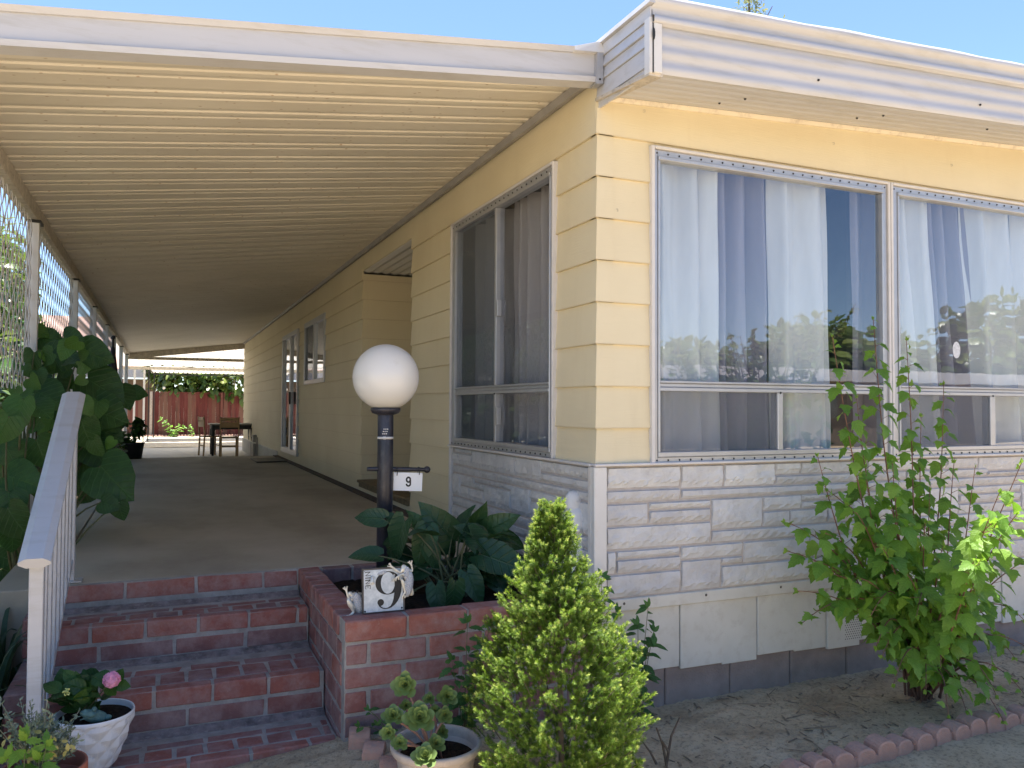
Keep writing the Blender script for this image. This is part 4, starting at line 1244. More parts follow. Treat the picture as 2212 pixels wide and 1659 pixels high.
def Q(u, v, y): return Vector(hit(u, v, 'y', y))


# frog A: sitting at the left of the plaque, arms raised
yA = .075
a_ = [(Q(752, 1281, yA - .012), .006), (Q(762, 1283, yA), .011), (Q(772, 1300, yA + .008), .017), (Q(777, 1315, yA + .01), .017)]
limA = [(1, [(Q(756, 1301, yA - .01), .0055), (Q(751, 1286, yA - .012), .0035), (Q(748, 1276, yA - .012), .0028)], Q(742, 1262, yA) - Q(748, 1276, yA), (1, 0, 0)),
        (1, [(Q(786, 1285, yA + .03), .005), (Q(792, 1275, yA + .03), .0035), (Q(795, 1268, yA + .03), .0028)], Q(795, 1255, yA) - Q(795, 1268, yA), (1, 0, 0)),
        (3, [(Q(757, 1308, yA - .02), .008), (Q(752, 1293, yA - .025), .0075), (Q(764, 1322, yA - .02), .0045), (Q(756, 1330, yA - .03), .003)], Q(746, 1337, yA - .04) - Q(756, 1330, yA - .03), (0, -.3, 1))]
fA = frog('frog_figurine', 'silver metal frog with raised arms sitting left of the galvanised plaque', a_,
          [(Q(773, 1303, yA - .004), .046, (.56, .5, 1.05), Matrix.Rotation(-.25, 3, 'Y')), (Q(764, 1289, yA - .006), .017, (1.2, .8, .75), None)], limA, tuple(Q(772, 1325, yA)))
for p_ in (Q(762, 1278, yA - .008), Q(772, 1278, yA - .006)): mb = MB(); mb.ball(p_, .0055, 10); mb.build('eye', M_BLACK, fA)
# frog B: climbing on the right edge, upright
yB = .02
b_ = [(Q(870, 1218, yB), .006), (Q(874, 1226, yB), .009), (Q(880, 1246, yB + .008), .012), (Q(887, 1272, yB + .012), .013), (Q(890, 1287, yB + .012), .009)]
limB = [(1, [(Q(864, 1237, yB), .004), (Q(853, 1229, yB), .003), (Q(846, 1224, yB), .0028)], Q(838, 1216, yB) - Q(846, 1224, yB), (0, 0, 1)),
        (1, [(Q(890, 1235, yB + .01), .004), (Q(890, 1226, yB + .01), .003), (Q(888, 1220, yB + .01), .0025)], Q(884, 1210, yB) - Q(888, 1220, yB), (1, 0, 0)),
        (2, [(Q(870, 1240, yB - .008), .0035), (Q(860, 1243, yB - .012), .003)], (-.5, 0, -1), (1, 0, .2)),
        (3, [(Q(873, 1262, yB - .002), .006), (Q(867, 1250, yB - .002), .004), (Q(876, 1280, yB - .006), .0045), (Q(870, 1284, yB - .008), .0028)], Q(876, 1293, yB) - Q(870, 1284, yB), (1, 0, 0))]
fB = frog('frog_figurine', 'silver mosaic frog climbing upright on the right edge of the plaque', b_,
          [(Q(883, 1262, yB - .002), .055, (.36, .33, 1.0), Matrix.Rotation(.12, 3, 'Y') @ Matrix.Rotation(.0, 3, 'X')), (Q(878, 1238, yB - .002), .026, (.6, .5, 1.1), Matrix.Rotation(.12, 3, 'Y'))], limB, tuple(Q(888, 1290, yB)))
for p_ in (Q(882, 1229, yB - .004), Q(872, 1217, yB - .002)): mb = MB(); mb.ball(p_, .004, 10); mb.build('eye', M_BLACK, fB)
# frog C: lying over the top edge
yC = .05
c_ = [(Q(832, 1231, yC), .006), (Q(825, 1236, yC), .009), (Q(812, 1240, yC + .005), .010), (Q(803, 1246, yC + .01), .007)]
limC = [(2, [(Q(806, 1246, yC - .01), .0045), (Q(803, 1249, yC - .03), .005), (Q(804, 1254, yC - .036), .006)], (0, 0, -1), (1, 0, 0)),
        (1, [(Q(846, 1233, yC), .003), (Q(852, 1238, yC - .01), .0028), (Q(851, 1247, yC - .03), .003)], (0, 0, -1), (1, 0, 0))]
fC = frog('frog_figurine', 'dark and silver frog draped over the top edge of the plaque', c_,
          [(Q(824, 1237, yC - .006), .026, (1.2, .6, .45), Matrix.Rotation(-.25, 3, 'Y'))], limC, tuple(Q(812, 1246, yC)))
mb = MB(); mb.ball(Q(842, 1238, yC + .004), .014, 14, 0, sc=(1.5, .7, .55), rot=Matrix.Rotation(-.3, 3, 'Y')); mb.build('dark_shell', M_BLACK, fC)
mb = MB(); mb.ball(Q(806, 1238, yC + .01), .010, 12, 0, sc=(1.4, .7, .6)); mb.build('dark_shell', M_BLACK, fC)

# ================================================================== STATUE, TAP
st_ = thing('garden_statue', 'small white plaster figure standing against the stone veneer behind the spruce', 'statue', (-.055, .17, -.70))
mb = MB(); X, Y = -.078, .17
mb.lathe((X + .055, Y, 0), [(.0, -.70), (.075, -.70), (.078, -.66), (.066, -.60), (.060, -.50), (.055, -.42), (.050, -.36), (.058, -.31), (.060, -.27), (.046, -.235), (.020, -.22), (0, -.218)], 28,
         f=lambda t, r, z: r * (1 + .07 * sin(t * 9 + z * 12) * (z < -.3)))
mb.tube([(X + .005, Y - .03, -.28), (X + .0, Y - .05, -.34), (X + .04, Y - .07, -.33)], [.018, .016, .012], 10)
mb.tube([(X + .10, Y - .03, -.28), (X + .11, Y - .05, -.34), (X + .065, Y - .07, -.33)], [.018, .016, .012], 10)
mb.build('robe', M_STATUE, st_)
mb = MB(); mb.ball((X + .045, Y, -.19), .036, 20, 0, sc=(.92, 1, 1.15)); mb.ball((X + .040, Y - .03, -.195), .007, 8); mb.tube([(X + .045, Y, -.25), (X + .045, Y, -.21)], .017, 12)
mb.lathe((X + .047, Y + .008, -.19), [(.041, -.04), (.043, -.01), (.041, .02), (.028, .040), (0, .047)], 20, 0)
mb.build('head', M_STATUE, st_)
tp = hit(1097, 1191, 'x', -.07)
tap = thing('garden_tap', 'small dark garden tap with round handle on the veneer above the planter', 'tap', tuple(tp))
mb = MB(); mb.tube([(-.02, tp.y, tp.z - .04), (-.06, tp.y, tp.z - .04), (-.09, tp.y, tp.z - .06), (-.09, tp.y, tp.z - .10)], .012, 10); mb.tube([(-.05, tp.y, tp.z - .04), (-.062, tp.y, tp.z - .01)], .008, 8); mb.build('spout', M_BLACK, tap)
mb = MB(); cc = Vector((-.068, tp.y, tp.z)); ax_ = Vector((-.6, -.75, .3)).normalized(); s1_ = ax_.cross(Vector((0, 0, 1))).normalized(); s2_ = ax_.cross(s1_)
ring = [cc + (s1_ * cos(2 * pi * k / 20) + s2_ * sin(2 * pi * k / 20)) * .021 for k in range(21)]
mb.tube(ring, .0045, 8, cap=False)
for k in range(3): mb.tube([cc - (s1_ * cos(pi * k / 3) + s2_ * sin(pi * k / 3)) * .02, cc + (s1_ * cos(pi * k / 3) + s2_ * sin(pi * k / 3)) * .02], .003, 6)
mb.build('handle', M_BLACK, tap)

# ================================================================== EDGING
def arch_block(name, w, dep, h):
    mb = MB(); prof = [(-w / 2, 0), (-w / 2, h - w * .42)]
    for k in range(1, 10): t = pi * k / 10; prof.append((-w / 2 * cos(t), h - w * .42 + w * .42 * sin(t) ** .8))
    prof += [(w / 2, h - w * .42), (w / 2, 0)]
    n = len(prof); b = .004; V = []
    for (yy, sh) in ((-dep / 2, .955), (-dep / 2 + b, 1), (dep / 2 - b, 1), (dep / 2, .955)):
        for (x, z) in prof: V.append((x * sh, yy, z * (sh if z > h * .5 else 1)))
    F = []
    for r_ in range(3):
        for k in range(n - 1): F.append([r_ * n + k, (r_ + 1) * n + k, (r_ + 1) * n + k + 1, r_ * n + k + 1])
    mb.add(V, F, 0, R.random(), False); mb.add(V[:n], [list(range(n))], 0, .5); mb.add(V[3 * n:], [list(range(n))[::-1]], 0, .5)
    # valley strip beside the arch
    mb.cbox(w / 2 + .0005, w / 2 + .021, -dep / 2 + .006, dep / 2 - .006, 0, h * .74, .002, 0, .4)
    return mb.build(name, M_EDGE)


e0 = arch_block('edging_brick', .100, .085, .140)
tag(e0, 'scalloped red concrete edging block in the row between garden dirt and driveway', 'edging block', 'scalloped edging blocks along the driveway')
pA = hit(1700, 1690, 'z', DZ); pA = Vector((.30, -.862, 0)); pB = Vector((2.9, -.76, 0))
dv = (pB - pA).normalized(); nE = 22
for i in range(nE):
    o = e0 if i == 0 else e0.copy()
    if i: COL.objects.link(o)
    q = pA + dv * (.1185 * i)
    o.location = (q.x, q.y + R.uniform(-.004, .004), -1.262 + R.uniform(-.010, .006) - .03 * (i < 1)); o.rotation_euler = (R.uniform(-.05, .05), R.uniform(-.03, .03), atan2(dv.y, dv.x) + R.uniform(-.07, .07)); o.scale = (1, R.uniform(.93, 1.0), R.uniform(.9, 1.0))
e1 = arch_block('edging_brick', .096, .085, .155)
tag(e1, 'scalloped pink concrete edging block beside the lowest brick step', 'edging block', 'edging blocks beside the stairs')
for i, (x, y, z, a) in enumerate(((-1.168, -.12, -1.185, 1.35), (-1.135, -.235, -1.205, 1.2), (-1.10, -.345, -1.225, 1.3), (-1.07, -.455, -1.24, 1.3))):
    o = e1 if i == 0 else e1.copy()
    if i: COL.objects.link(o)
    o.location = (x, y, z); o.rotation_euler = (0.05, 0, a)

# ================================================================== PLANTS
CAMP = Vector((CX, CY, CZ))


def pxm(p):
    """metres per photo pixel at a point"""
    return (Vector(p) - CAMP).dot(AF) / FPX


def facing_leaf(mb, u, v, size, ang, y, shape, fold=.18, droop=.2, wid=1.0, tint=.5, tilt=.55, jit=.25, dep=.15, wav=0):
    p = hit(u, v, 'y', y); L = size * pxm(p); a = radians(ang)
    d = (AR * cos(a) - AU * sin(a) - AF * R.uniform(-.1, dep * 2)).normalized()
    n = (-AF * 1.0 + Vector((0, 0, 1)) * tilt + rv(jit))
    if d.cross(n).length < .3: n = -AF
    # orient so that the side vector matches: normal must face the camera
    b = p - d * L * .45
    leaf(mb, b, d, n, L, shape, fold, droop, wid, 0, tint, wav); return b, L


# large heart leaved vine by the porch -------------------------------------------------
big = thing('large_leaf_vine', 'tall vine with very large heart shaped dark leaves left of the porch', 'plant', (-2.62, 2.4, -1.1))
BL = [(85, 716, 50, 20, 2.6, .85), (109, 735, 70, 10, 2.6, .5), (155, 730, 62, 5, 2.5, .3), (134, 772, 92, 0, 2.4, .15), (202, 766, 96, 15, 2.5, .35), (70, 788, 82, 100, 2.3, .25),
      (130, 838, 78, 60, 2.6, .15), (93, 832, 60, 140, 2.7, .2), (224, 838, 118, 30, 2.5, .12), (268, 857, 72, 50, 2.9, .1), (296, 850, 52, 0, 3.2, .45), (103, 857, 105, 20, 2.2, .35),
      (39, 894, 100, 100, 1.8, .75), (87, 881, 82, 20, 2.0, .6), (224, 891, 122, 12, 2.4, .3), (184, 937, 96, 75, 2.3, .3), (224, 931, 100, 20, 2.6, .12), (88, 978, 92, 70, 2.1, .4),
      (4, 928, 90, 110, 1.7, .7), (47, 1037, 108, 15, 1.9, .55), (19, 978, 88, 60, 2.0, .4), (199, 1012, 75, 30, 2.6, .65), (243, 1037, 138, 40, 2.15, .25), (208, 978, 95, 50, 2.5, .2),
      (19, 1093, 92, 80, 1.8, .35), (34, 1130, 110, 60, 1.7, .2), (236, 1090, 56, 15, 2.1, .2), (260, 1104, 52, 75, 2.1, .15), (187, 1068, 56, 120, 2.3, .3), (28, 1160, 84, 80, 1.8, .25), (8, 1010, 80, 40, 2.2, .5), (160, 985, 90, 90, 2.7, .15)]
mb = MB(); sm = MB(); bases = []
for (u, v, sz, an, y, ti) in BL:
    b, L = facing_leaf(mb, u, v, sz * .76, an, y, SH_HEART, .16, .26, .98, ti, .55, .32, .2, .035); bases.append(b)
for i in range(64):
    u = R.uniform(-60, 235); v = R.uniform(800, 1330)
    if u > 120 and v > 1060: continue
    if u > 20 and v < 850: continue
    facing_leaf(mb, u, v, R.uniform(40, 80), R.uniform(0, 180), R.uniform(2.7, 3.4), SH_HEART, .12, .25, 1.0, R.uniform(.0, .5), .6, .5, .3, .02)
for i in range(46):
    u = R.gauss(120, 70); v = R.uniform(735, 1150)
    if u < 0 or u > 262 or (u > 60 and v > 1080): continue
    facing_leaf(mb, u, v, R.uniform(24, 46), R.uniform(0, 180), R.uniform(1.9, 2.9), SH_HEART, .2, .3, 1.0, R.uniform(.3, 1), .6, .7, .3, .03)
mb.build('leaves', M_BIGL, big)
for i, b in enumerate(bases):
    g = Vector((-2.60 + .06 * sin(i * 2.1), 2.35 + .35 * sin(i * 1.3), -1.1)); mid = (b + g) / 2 + Vector((-.12, .05, .25 * R.random() + .1))
    pts = [g.lerp(mid, t).lerp(mid.lerp(b, t), t) for t in [k / 7 for k in range(8)]]
    sm.tube(pts, [.011, .010, .009, .008, .007, .006, .005, .004], 6)
sm.build('stems', M_STEM, big)

# strap leaved clump beside the stairs
st2 = thing('strap_leaf_clump', 'clump of dark grey green strap leaves left of the brick stairs', 'plant', (-2.75, .55, -1.18))
mb = MB()
for i in range(230):
    b = Vector((-2.66 + R.uniform(-.25, .12), .45 + R.uniform(-.8, .65), -1.2)); a = R.uniform(0, 2 * pi)
    L = R.uniform(.45, .88); out = Vector((cos(a) * .6, sin(a), 0)) * R.uniform(.12, .5); n = 9; V = []; F = []
    sd_ = out.cross(Vector((0, 0, 1))).normalized()
    for k in range(n):
        t = k / (n - 1); c = b + out * (t * t * L) + Vector((0, 0, 1)) * (L * (t - .45 * t ** 3)); w = .014 * (1 - t ** 3) + .001
        V += [c - sd_ * w, c + sd_ * w + Vector((0, 0, .004))]
    for k in range(n - 1): F.append([2 * k, 2 * k + 1, 2 * k + 3, 2 * k + 2])
    mb.add(V, F, 0, R.random(), True)
mb.build('leaves', M_STRAP, st2)

# calla lilies -------------------------------------------------------------------------
cal = thing('calla_lily', 'clump of dark green arrow shaped calla leaves in the brick planter', 'plant', (-.55, .50, -.69))
CL_ = [(798, 1118, 62, 185, .62), (859, 1127, 48, 10, .65), (789, 1198, 60, 190, .5), (906, 1135, 72, 250, .55), (860, 1166, 88, 110, .5), (948, 1132, 104, 235, .55), (913, 1181, 82, 100, .5),
       (1000, 1127, 72, 285, .55), (1030, 1126, 76, 310, .6), (1080, 1132, 78, 325, .5), (1015, 1147, 60, 210, .5), (1043, 1155, 60, 190, .55), (1052, 1180, 92, 35, .4), (1020, 1217, 92, 175, .45),
       (1088, 1212, 110, 12, .3), (945, 1298, 64, 80, .18), (980, 1291, 66, 95, .2), (1025, 1269, 72, 60, .3), (935, 1203, 62, 60, .5), (878, 1208, 66, 30, .6), (1047, 1240, 72, 20, .35), (1077, 1262, 58, 40, .35),
       (840, 1190, 60, 130, .7), (970, 1160, 64, 270, .65), (1105, 1170, 60, 30, .55), (900, 1240, 50, 150, .5), (1110, 1240, 60, 10, .3)]
mb = MB(); sm = MB(); n0 = 0
for (u, v, sz, an, y) in CL_:
    b, L = facing_leaf(mb, u, v, sz * 1.05, an, y, SH_ARROW, .38, .28, .98, R.uniform(.1, .9), .8, .5, .25, .022)
    g = Vector((-.55 + R.uniform(-.07, .07), .5 + R.uniform(-.07, .07), -.69)); mid = g.lerp(b, .5) + Vector((0, 0, .09)) - (b - g) * .12
    pts = [g.lerp(mid, t).lerp(mid.lerp(b, t), t) for t in [k / 7 for k in range(8)]]
    sm.tube(pts, [.007, .0065, .006, .0055, .005, .0045, .004, .0035], 6)
for i in range(26):
    a = R.uniform(0, 2 * pi); rr = R.uniform(.08, .30); b = Vector((-.55 + rr * cos(a) * 1.1, .5 + rr * sin(a) * .8, -.69 + R.uniform(.10, .36) - rr * .2))
    leaf(mb, b, Vector((cos(a), sin(a), R.uniform(-.5, .7))), (cos(a + pi) * .5, sin(a + pi) * .5, 1), R.uniform(.10, .16), SH_ARROW, .35, .35, .95, 0, R.uniform(0, .6), .022)
    g = Vector((-.55 + .05 * cos(a), .5 + .05 * sin(a), -.69)); sm.tube([g, g.lerp(b, .6) + Vector((0, 0, .05)), b], [.006, .005, .004], 6)
mb.build('leaves', M_CALLA, cal); sm.build('stalks', M_STEM, cal)


# dwarf spruce -----------------------------------------------------------------------------
spr = thing('dwarf_spruce', 'cone shaped dwarf spruce with bright yellow green tips beside the brick planter', 'conifer', (-.52, -.72, -1.2))
SPX, SPY = -.545, -.72
rng = np.random.default_rng(5)
PR = [(-1.2, .13), (-1.05, .235), (-.93, .295), (-.80, .305), (-.68, .28), (-.55, .23), (-.45, .18), (-.35, .13), (-.25, .088), (-.16, .056), (-.09, .033), (-.04, .006)]


def prad(z): return float(np.interp(z, [a for a, _ in PR], [b for _, b in PR]))


mb = MB(); wood = MB()
wood.tube([(SPX, SPY, -1.22), (SPX - .015, SPY, -.7), (SPX - .03, SPY, -.3), (SPX - .045, SPY, -.12)], [.013, .009, .005, .002], 8)


def sprig(p, d, L, nn, yellow):
    """needles round a shoot, vectorised"""
    d = np.array(d); d /= np.linalg.norm(d)
    t = rng.uniform(0, 1, nn) ** .8; ph = rng.uniform(0, 2 * np.pi, nn)
    a = np.cross(d, [0.3, .2, 1.0]); a /= np.linalg.norm(a); b = np.cross(d, a)
    rad = a[None] * np.cos(ph)[:, None] + b[None] * np.sin(ph)[:, None]
    fw = .35 + .95 * t ** 2.5
    nd = rad + d[None] * fw[:, None]; nd /= np.linalg.norm(nd, axis=1)[:, None]
    nl = rng.uniform(.0085, .014, nn) * (1 - .25 * t)
    p0 = np.array(p)[None] + d[None] * (t * L)[:, None]
    sd_ = np.cross(nd, d[None] + rng.normal(0, .3, (nn, 3))); sd_ /= np.linalg.norm(sd_, axis=1)[:, None] + 1e-9
    w = .00095
    V = np.empty((nn, 4, 3)); V[:, 0] = p0 - sd_ * w; V[:, 1] = p0 + sd_ * w
    V[:, 2] = p0 + nd * nl[:, None] + sd_ * w * .55; V[:, 3] = p0 + nd * nl[:, None] - sd_ * w * .55
    F = np.arange(nn * 4).reshape(nn, 4)
    tint = np.clip(.08 + .30 * t + (t > .68) * yellow * rng.uniform(.5, 1, nn), 0, 1)
    mb.add(V.reshape(-1, 3), F, 0, tint)


for i in range(400):
    z = -1.19 + 1.10 * R.random() ** .85
    a = R.uniform(0, 2 * pi); rr = prad(z)
    ax0 = Vector((SPX - .045 * (z + 1.15), SPY, z))
    out = Vector((cos(a), sin(a), 0)); up = .55 + 1.0 * max(0, (z + .95))
    d = (out + Vector((0, 0, up + .25)) + rv(.16)).normalized()
    Lf = R.uniform(.08, .17) if z < -.3 else R.uniform(.05, .09)
    tip = ax0 + out * rr * R.uniform(.84, 1.16)
    if z < -1.0: d.z *= .3
    root = tip - d * Lf
    wood.tube([root, tip], [.0022, .001], 4)
    n = int(Lf / .011) + 3
    for k in range(n):
        t = k / (n - 1); c = root + (tip - root) * t
        sp = .0155 * (1 - .6 * t)
        dd = d + rv(.35) + Vector((0, 0, .35)); off = rv(sp)
        sprig(c + off, dd, R.uniform(.018, .032), 44, R.uniform(.25, .6) if t > .35 else .12)
    sprig(tip, d, .03, 46, .65)
for i in range(800):
    z = -1.19 + 1.02 * R.random(); a = R.uniform(0, 2 * pi); rr = prad(z) * sqrt(R.uniform(.2, .8)); out = Vector((cos(a), sin(a), .3))
    sprig(Vector((SPX - .045 * (z + 1.15) + rr * cos(a), SPY + rr * sin(a), z)), out + rv(.3), .03, 26, .05)
for i in range(1300):
    z = -1.19 + .85 * R.random(); a = R.uniform(pi * 1.05, pi * 1.95) ; rr = prad(z) * R.uniform(.45, .95); out = Vector((cos(a), sin(a), .45))
    sprig(Vector((SPX - .045 * (z + 1.15) + rr * cos(a), SPY + rr * sin(a), z)), out + rv(.3), .032, 34, R.uniform(.1, .6))
mb.build('foliage', M_SPR, spr); wood.build('trunk', M_BARK, spr)

# hibiscus shrub ---------------------------------------------------------------------------
hib = thing('hibiscus_shrub', 'tall leafy green shrub with lobed leaves and upright shoots in front of the window', 'shrub', (1.62, -.42, -1.19))
mb = MB(); sm = MB()
TIPS = [(1885, 690, -.45, 1), (1797, 728, -.48, 1), (1958, 735, -.38, 1), (2040, 830, -.42, 1), (1852, 860, -.40, 1), (1990, 900, -.36, .8), (1693, 1128, -.45, .6), (1765, 985, -.45, .8), (1722, 1275, -.52, .6), (1735, 1345, -.5, .5),
        (2108, 1010, -.6, .8), (2160, 1065, -1.22, .8), (2206, 1000, -1.22, .8), (2140, 1130, -1.2, .6), (2195, 1110, -1.22, .6), (2110, 1210, -1.15, .5), (1930, 1000, -.6, .8), (2062, 1000, -.52, .8), (2212, 1340, -.6, .6), (2085, 1535, -.84, .3), (2150, 1500, -.80, .3), (2000, 1490, -.72, .3), (2050, 1545, -.86, .3), (2170, 1560, -.9, .3), (1930, 1480, -.74, .3), (1890, 1400, -.66, .3), (1750, 1210, -.5, .5), (1700, 1190, -.48, .6), (1790, 1060, -.45, .7), (2010, 1060, -.5, .8), (1870, 1010, -.5, .8), (2212, 1500, -.8, .3), (2240, 1420, -.7, .3),
        (1880, 1330, -.66, .4), (1800, 1240, -.55, .5), (2100, 1250, -.72, .5), (2000, 1130, -.70, .7), (1900, 1180, -.70, .6), (1830, 1090, -.58, .7), (2050, 1350, -.76, .4), (2240, 1200, -.6, .7), (1960, 1240, -.74, .5), (2040, 1180, -.72, .6),
        (1905, 1420, -.68, .3), (2190, 1420, -.7, .4), (1780, 1150, -.45, .6), (1980, 1330, -.74, .4), (2130, 1150, -.72, .6), (1860, 1250, -.62, .5), (1925, 1100, -.64, .7), (2140, 1360, -.76, .4), (2030, 1440, -.78, .3)]
HB = Vector((1.66, -.42, -1.19))
lit = 0
for ti, (u, v, y, upr) in enumerate(TIPS):
    tip = hit(u, v, 'y', y); b = HB + Vector((R.uniform(-.07, .07), R.uniform(-.05, .05), 0))
    mid = b.lerp(tip, .5); mid = Vector((b.x + (tip.x - b.x) * (.72 if upr > .7 else .4), b.y + (tip.y - b.y) * .55, b.z + (tip.z - b.z) * (.45 if upr > .7 else .7) + (0 if upr > .7 else .12)))
    if v > 1300: mid.z = max(mid.z, tip.z + .30)
    n = 24; pts = []
    for k in range(n + 1):
        t = k / n; pts.append(b.lerp(mid, t).lerp(mid.lerp(tip, t), t) + Vector((.008 * sin(t * 9 + ti), .008 * cos(t * 8 + ti), 0)))
    sm.tube(pts, [.0065 * (1 - .75 * k / n) for k in range(n + 1)], 6)
    tot = sum((pts[k + 1] - pts[k]).length for k in range(n)); step = .056 if v > 950 else .036
    s_ = tot * (.28 if upr > .7 else .22); j = 0; phs = R.uniform(0, 6)
    while s_ < tot:
        f = s_ / tot * n; k = min(int(f), n - 1); p = pts[k].lerp(pts[k + 1], f - k); ax = (pts[k + 1] - pts[k]).normalized()
        rem = tot - s_; L = min(.10, .030 + rem * .34) * R.uniform(.7, 1.15) * (.86 if p.z > -.1 else 1.0)
        a = phs + j * 2.4 + R.uniform(-.4, .4); perp = Vector((cos(a), sin(a) * .8 - .25, R.uniform(-.1, .3)))
        pet = (perp + ax * .5).normalized() * L * R.uniform(.3, .55); q = p + pet
        dd = (perp * .8 + Vector((0, 0, -.65 + .4 * (rem < .1))) + rv(.22)).normalized()
        sm.tube([p, q], [.0013, .001], 4, cap=False)
        nn = Vector((perp.x * .5, perp.y * .5 - .55, .9)) + rv(.25)
        leaf(mb, q, dd, nn, L, SH_HIB, .14, .30, .86, 0, min(1, max(0, R.gauss(.5, .22) + (.35 if rem < .06 else 0))), .015)
        if R.random() < .35 and rem > .1:
            d3 = (perp + ax * .8 + rv(.3)).normalized()
            leaf(mb, p + d3 * .012, d3 + Vector((0, 0, -.2)), nn + rv(.3), L * .55, SH_HIB, .14, .3, .86, 0, R.uniform(.4, .95))
        s_ += step * R.uniform(.7, 1.3); j += 1
    for q_ in range(3): leaf(mb, pts[-1], (pts[-1] - pts[-3]).normalized() + rv(.5), rv(1), .022, SH_HIB, .2, .2, .8, 0, .95)
mb.build('leaves', M_HIB, hib); sm.build('stems', M_STEMR, hib)


# weeds ------------------------------------------------------------------------------------
def weed(name, label, base, tips, L0, mat=M_WEED, shape=SH_SERR, step=.03, wid=.8):
    t = thing(name, label, 'weed', tuple(base)); mb = MB(); sm = MB(); base = Vector(base)
    for tip in tips:
        tip = Vector(tip); mid = base.lerp(tip, .5) + Vector((0, 0, .04)); n = 10
        pts = [base.lerp(mid, k / n).lerp(mid.lerp(tip, k / n), k / n) for k in range(n + 1)]
        sm.tube(pts, [.003 * (1 - .6 * k / n) for k in range(n + 1)], 5); tot = (tip - base).length; s_ = .03; j = 0
        while s_ < tot:
            f = s_ / tot * n; k = min(int(f), n - 1); p = pts[k].lerp(pts[k + 1], f - k); a = j * 2.4 + R.random()
            dd = Vector((cos(a), sin(a) - .2, R.uniform(-.25, .35))); leaf(mb, p + dd * .008, dd, (0, -.5, 1), L0 * R.uniform(.6, 1.15), shape, .12, .35, wid, 0, R.random())
            s_ += step * R.uniform(.7, 1.3); j += 1
        for q in range(4): leaf(mb, tip, Vector((0, 0, .6)) + rv(.6), (0, -1, .4), L0 * .6, shape, .12, .3, wid, 0, R.uniform(.5, 1))
    mb.build('leaves', mat, t); sm.build('stems', M_STEM, t)


weed('weed', 'green serrated weed growing between the planter wall and the spruce', (-.72, -.14, -1.12), [hit(1010, 1345, 'y', -.2), hit(975, 1425, 'y', -.2), hit(1040, 1400, 'y', -.22), hit(1015, 1475, 'y', -.28), hit(1060, 1350, 'y', -.15)], .075)
weed('weed', 'small leafy weed at the foot of the planter beside the stairs', (-1.03, -.14, -1.10), [hit(795, 1535, 'y', -.15), hit(815, 1565, 'y', -.18), hit(775, 1570, 'y', -.16)], .045)
weed('weed', 'dark toothed leaf weed standing in front of the skirting right of the spruce', (.17, -.10, -1.19), [hit(1400, 1312, 'y', -.12), hit(1412, 1365, 'y', -.14), hit(1378, 1350, 'y', -.12), hit(1400, 1400, 'y', -.14), hit(1365, 1420, 'y', -.12)], .078, shape=SH_LANCE, wid=1.3)
weed('weed', 'leafy weed behind the spruce at the foot of the white corner trim', (-.06, -.12, -1.18), [hit(1300, 1245, 'y', -.10), hit(1285, 1290, 'y', -.12), hit(1330, 1320, 'y', -.12)], .07, shape=SH_LANCE, wid=1.4)
tw = MB()
for (pts) in ([(1440, 1655), (1432, 1610), (1418, 1572)], [(1440, 1650), (1450, 1590), (1468, 1550)], [(1418, 1650), (1405, 1625), (1388, 1602)], [(1445, 1625), (1430, 1600)]):
    tw.tube([hit(u, v, 'y', -.62 + .01 * k) for k, (u, v) in enumerate(pts)], [.006, .0045, .003][:len(pts)], 6)
tag(tw.build('dead_twigs', M_BARK), 'bare dead twigs sticking out of the dirt right of the spruce', 'twigs')
lt = MB()
for i in range(330):
    x = R.uniform(-.9, 3.2); y = R.uniform(-.80, -.04); a = R.uniform(0, pi); L = R.uniform(.006, .03) if i > 20 else R.uniform(.03, .09)
    z = soilz(x, y) + .003; dx, dy = cos(a) * L, sin(a) * L; w = R.uniform(.0015, .004)
    lt.bar((x - dx, y - dy, z + R.uniform(0, .004)), (x + dx, y + dy, z + R.uniform(0, .008)), w * 2, w, mat=0, tint=R.random())
tag(lt.build('wood_litter', simple('dry_wood_chips', (.22, .165, .11), .9, var=.5, vscale=30)), 'scattered bark chips and twigs on the dry dirt', kind='stuff')


# ================================================================== POTS
def pot(name, label, c, prof, mat, n=48, f=None, smooth=True, soil=None, soil_r=None):
    t = thing(name, label, 'pot', c); mb = MB(); mb.lathe(c, prof, n, 0, .5, smooth, f); mb.build('pot_body', mat, t)
    if soil is not None:
        mb = MB(); V = [(c[0], c[1], c[2] + soil + .012)]; F = []; K = 28
        for ring in range(1, 7):
            for k in range(K):
                r_ = soil_r * ring / 6; a = 2 * pi * k / K; V.append((c[0] + r_ * cos(a), c[1] + r_ * sin(a), c[2] + soil + R.uniform(-.006, .010) * (ring < 6)))
        for k in range(K): F.append([0, 1 + k, 1 + (k + 1) % K])
        for ring in range(1, 6):
            for k in range(K): a = 1 + (ring - 1) * K; b = 1 + ring * K; F.append([a + k, b + k, b + (k + 1) % K, a + (k + 1) % K])
        mb.add(V, F, 0, .5, True); mb.build('soil', M_SOIL, t)
    return t


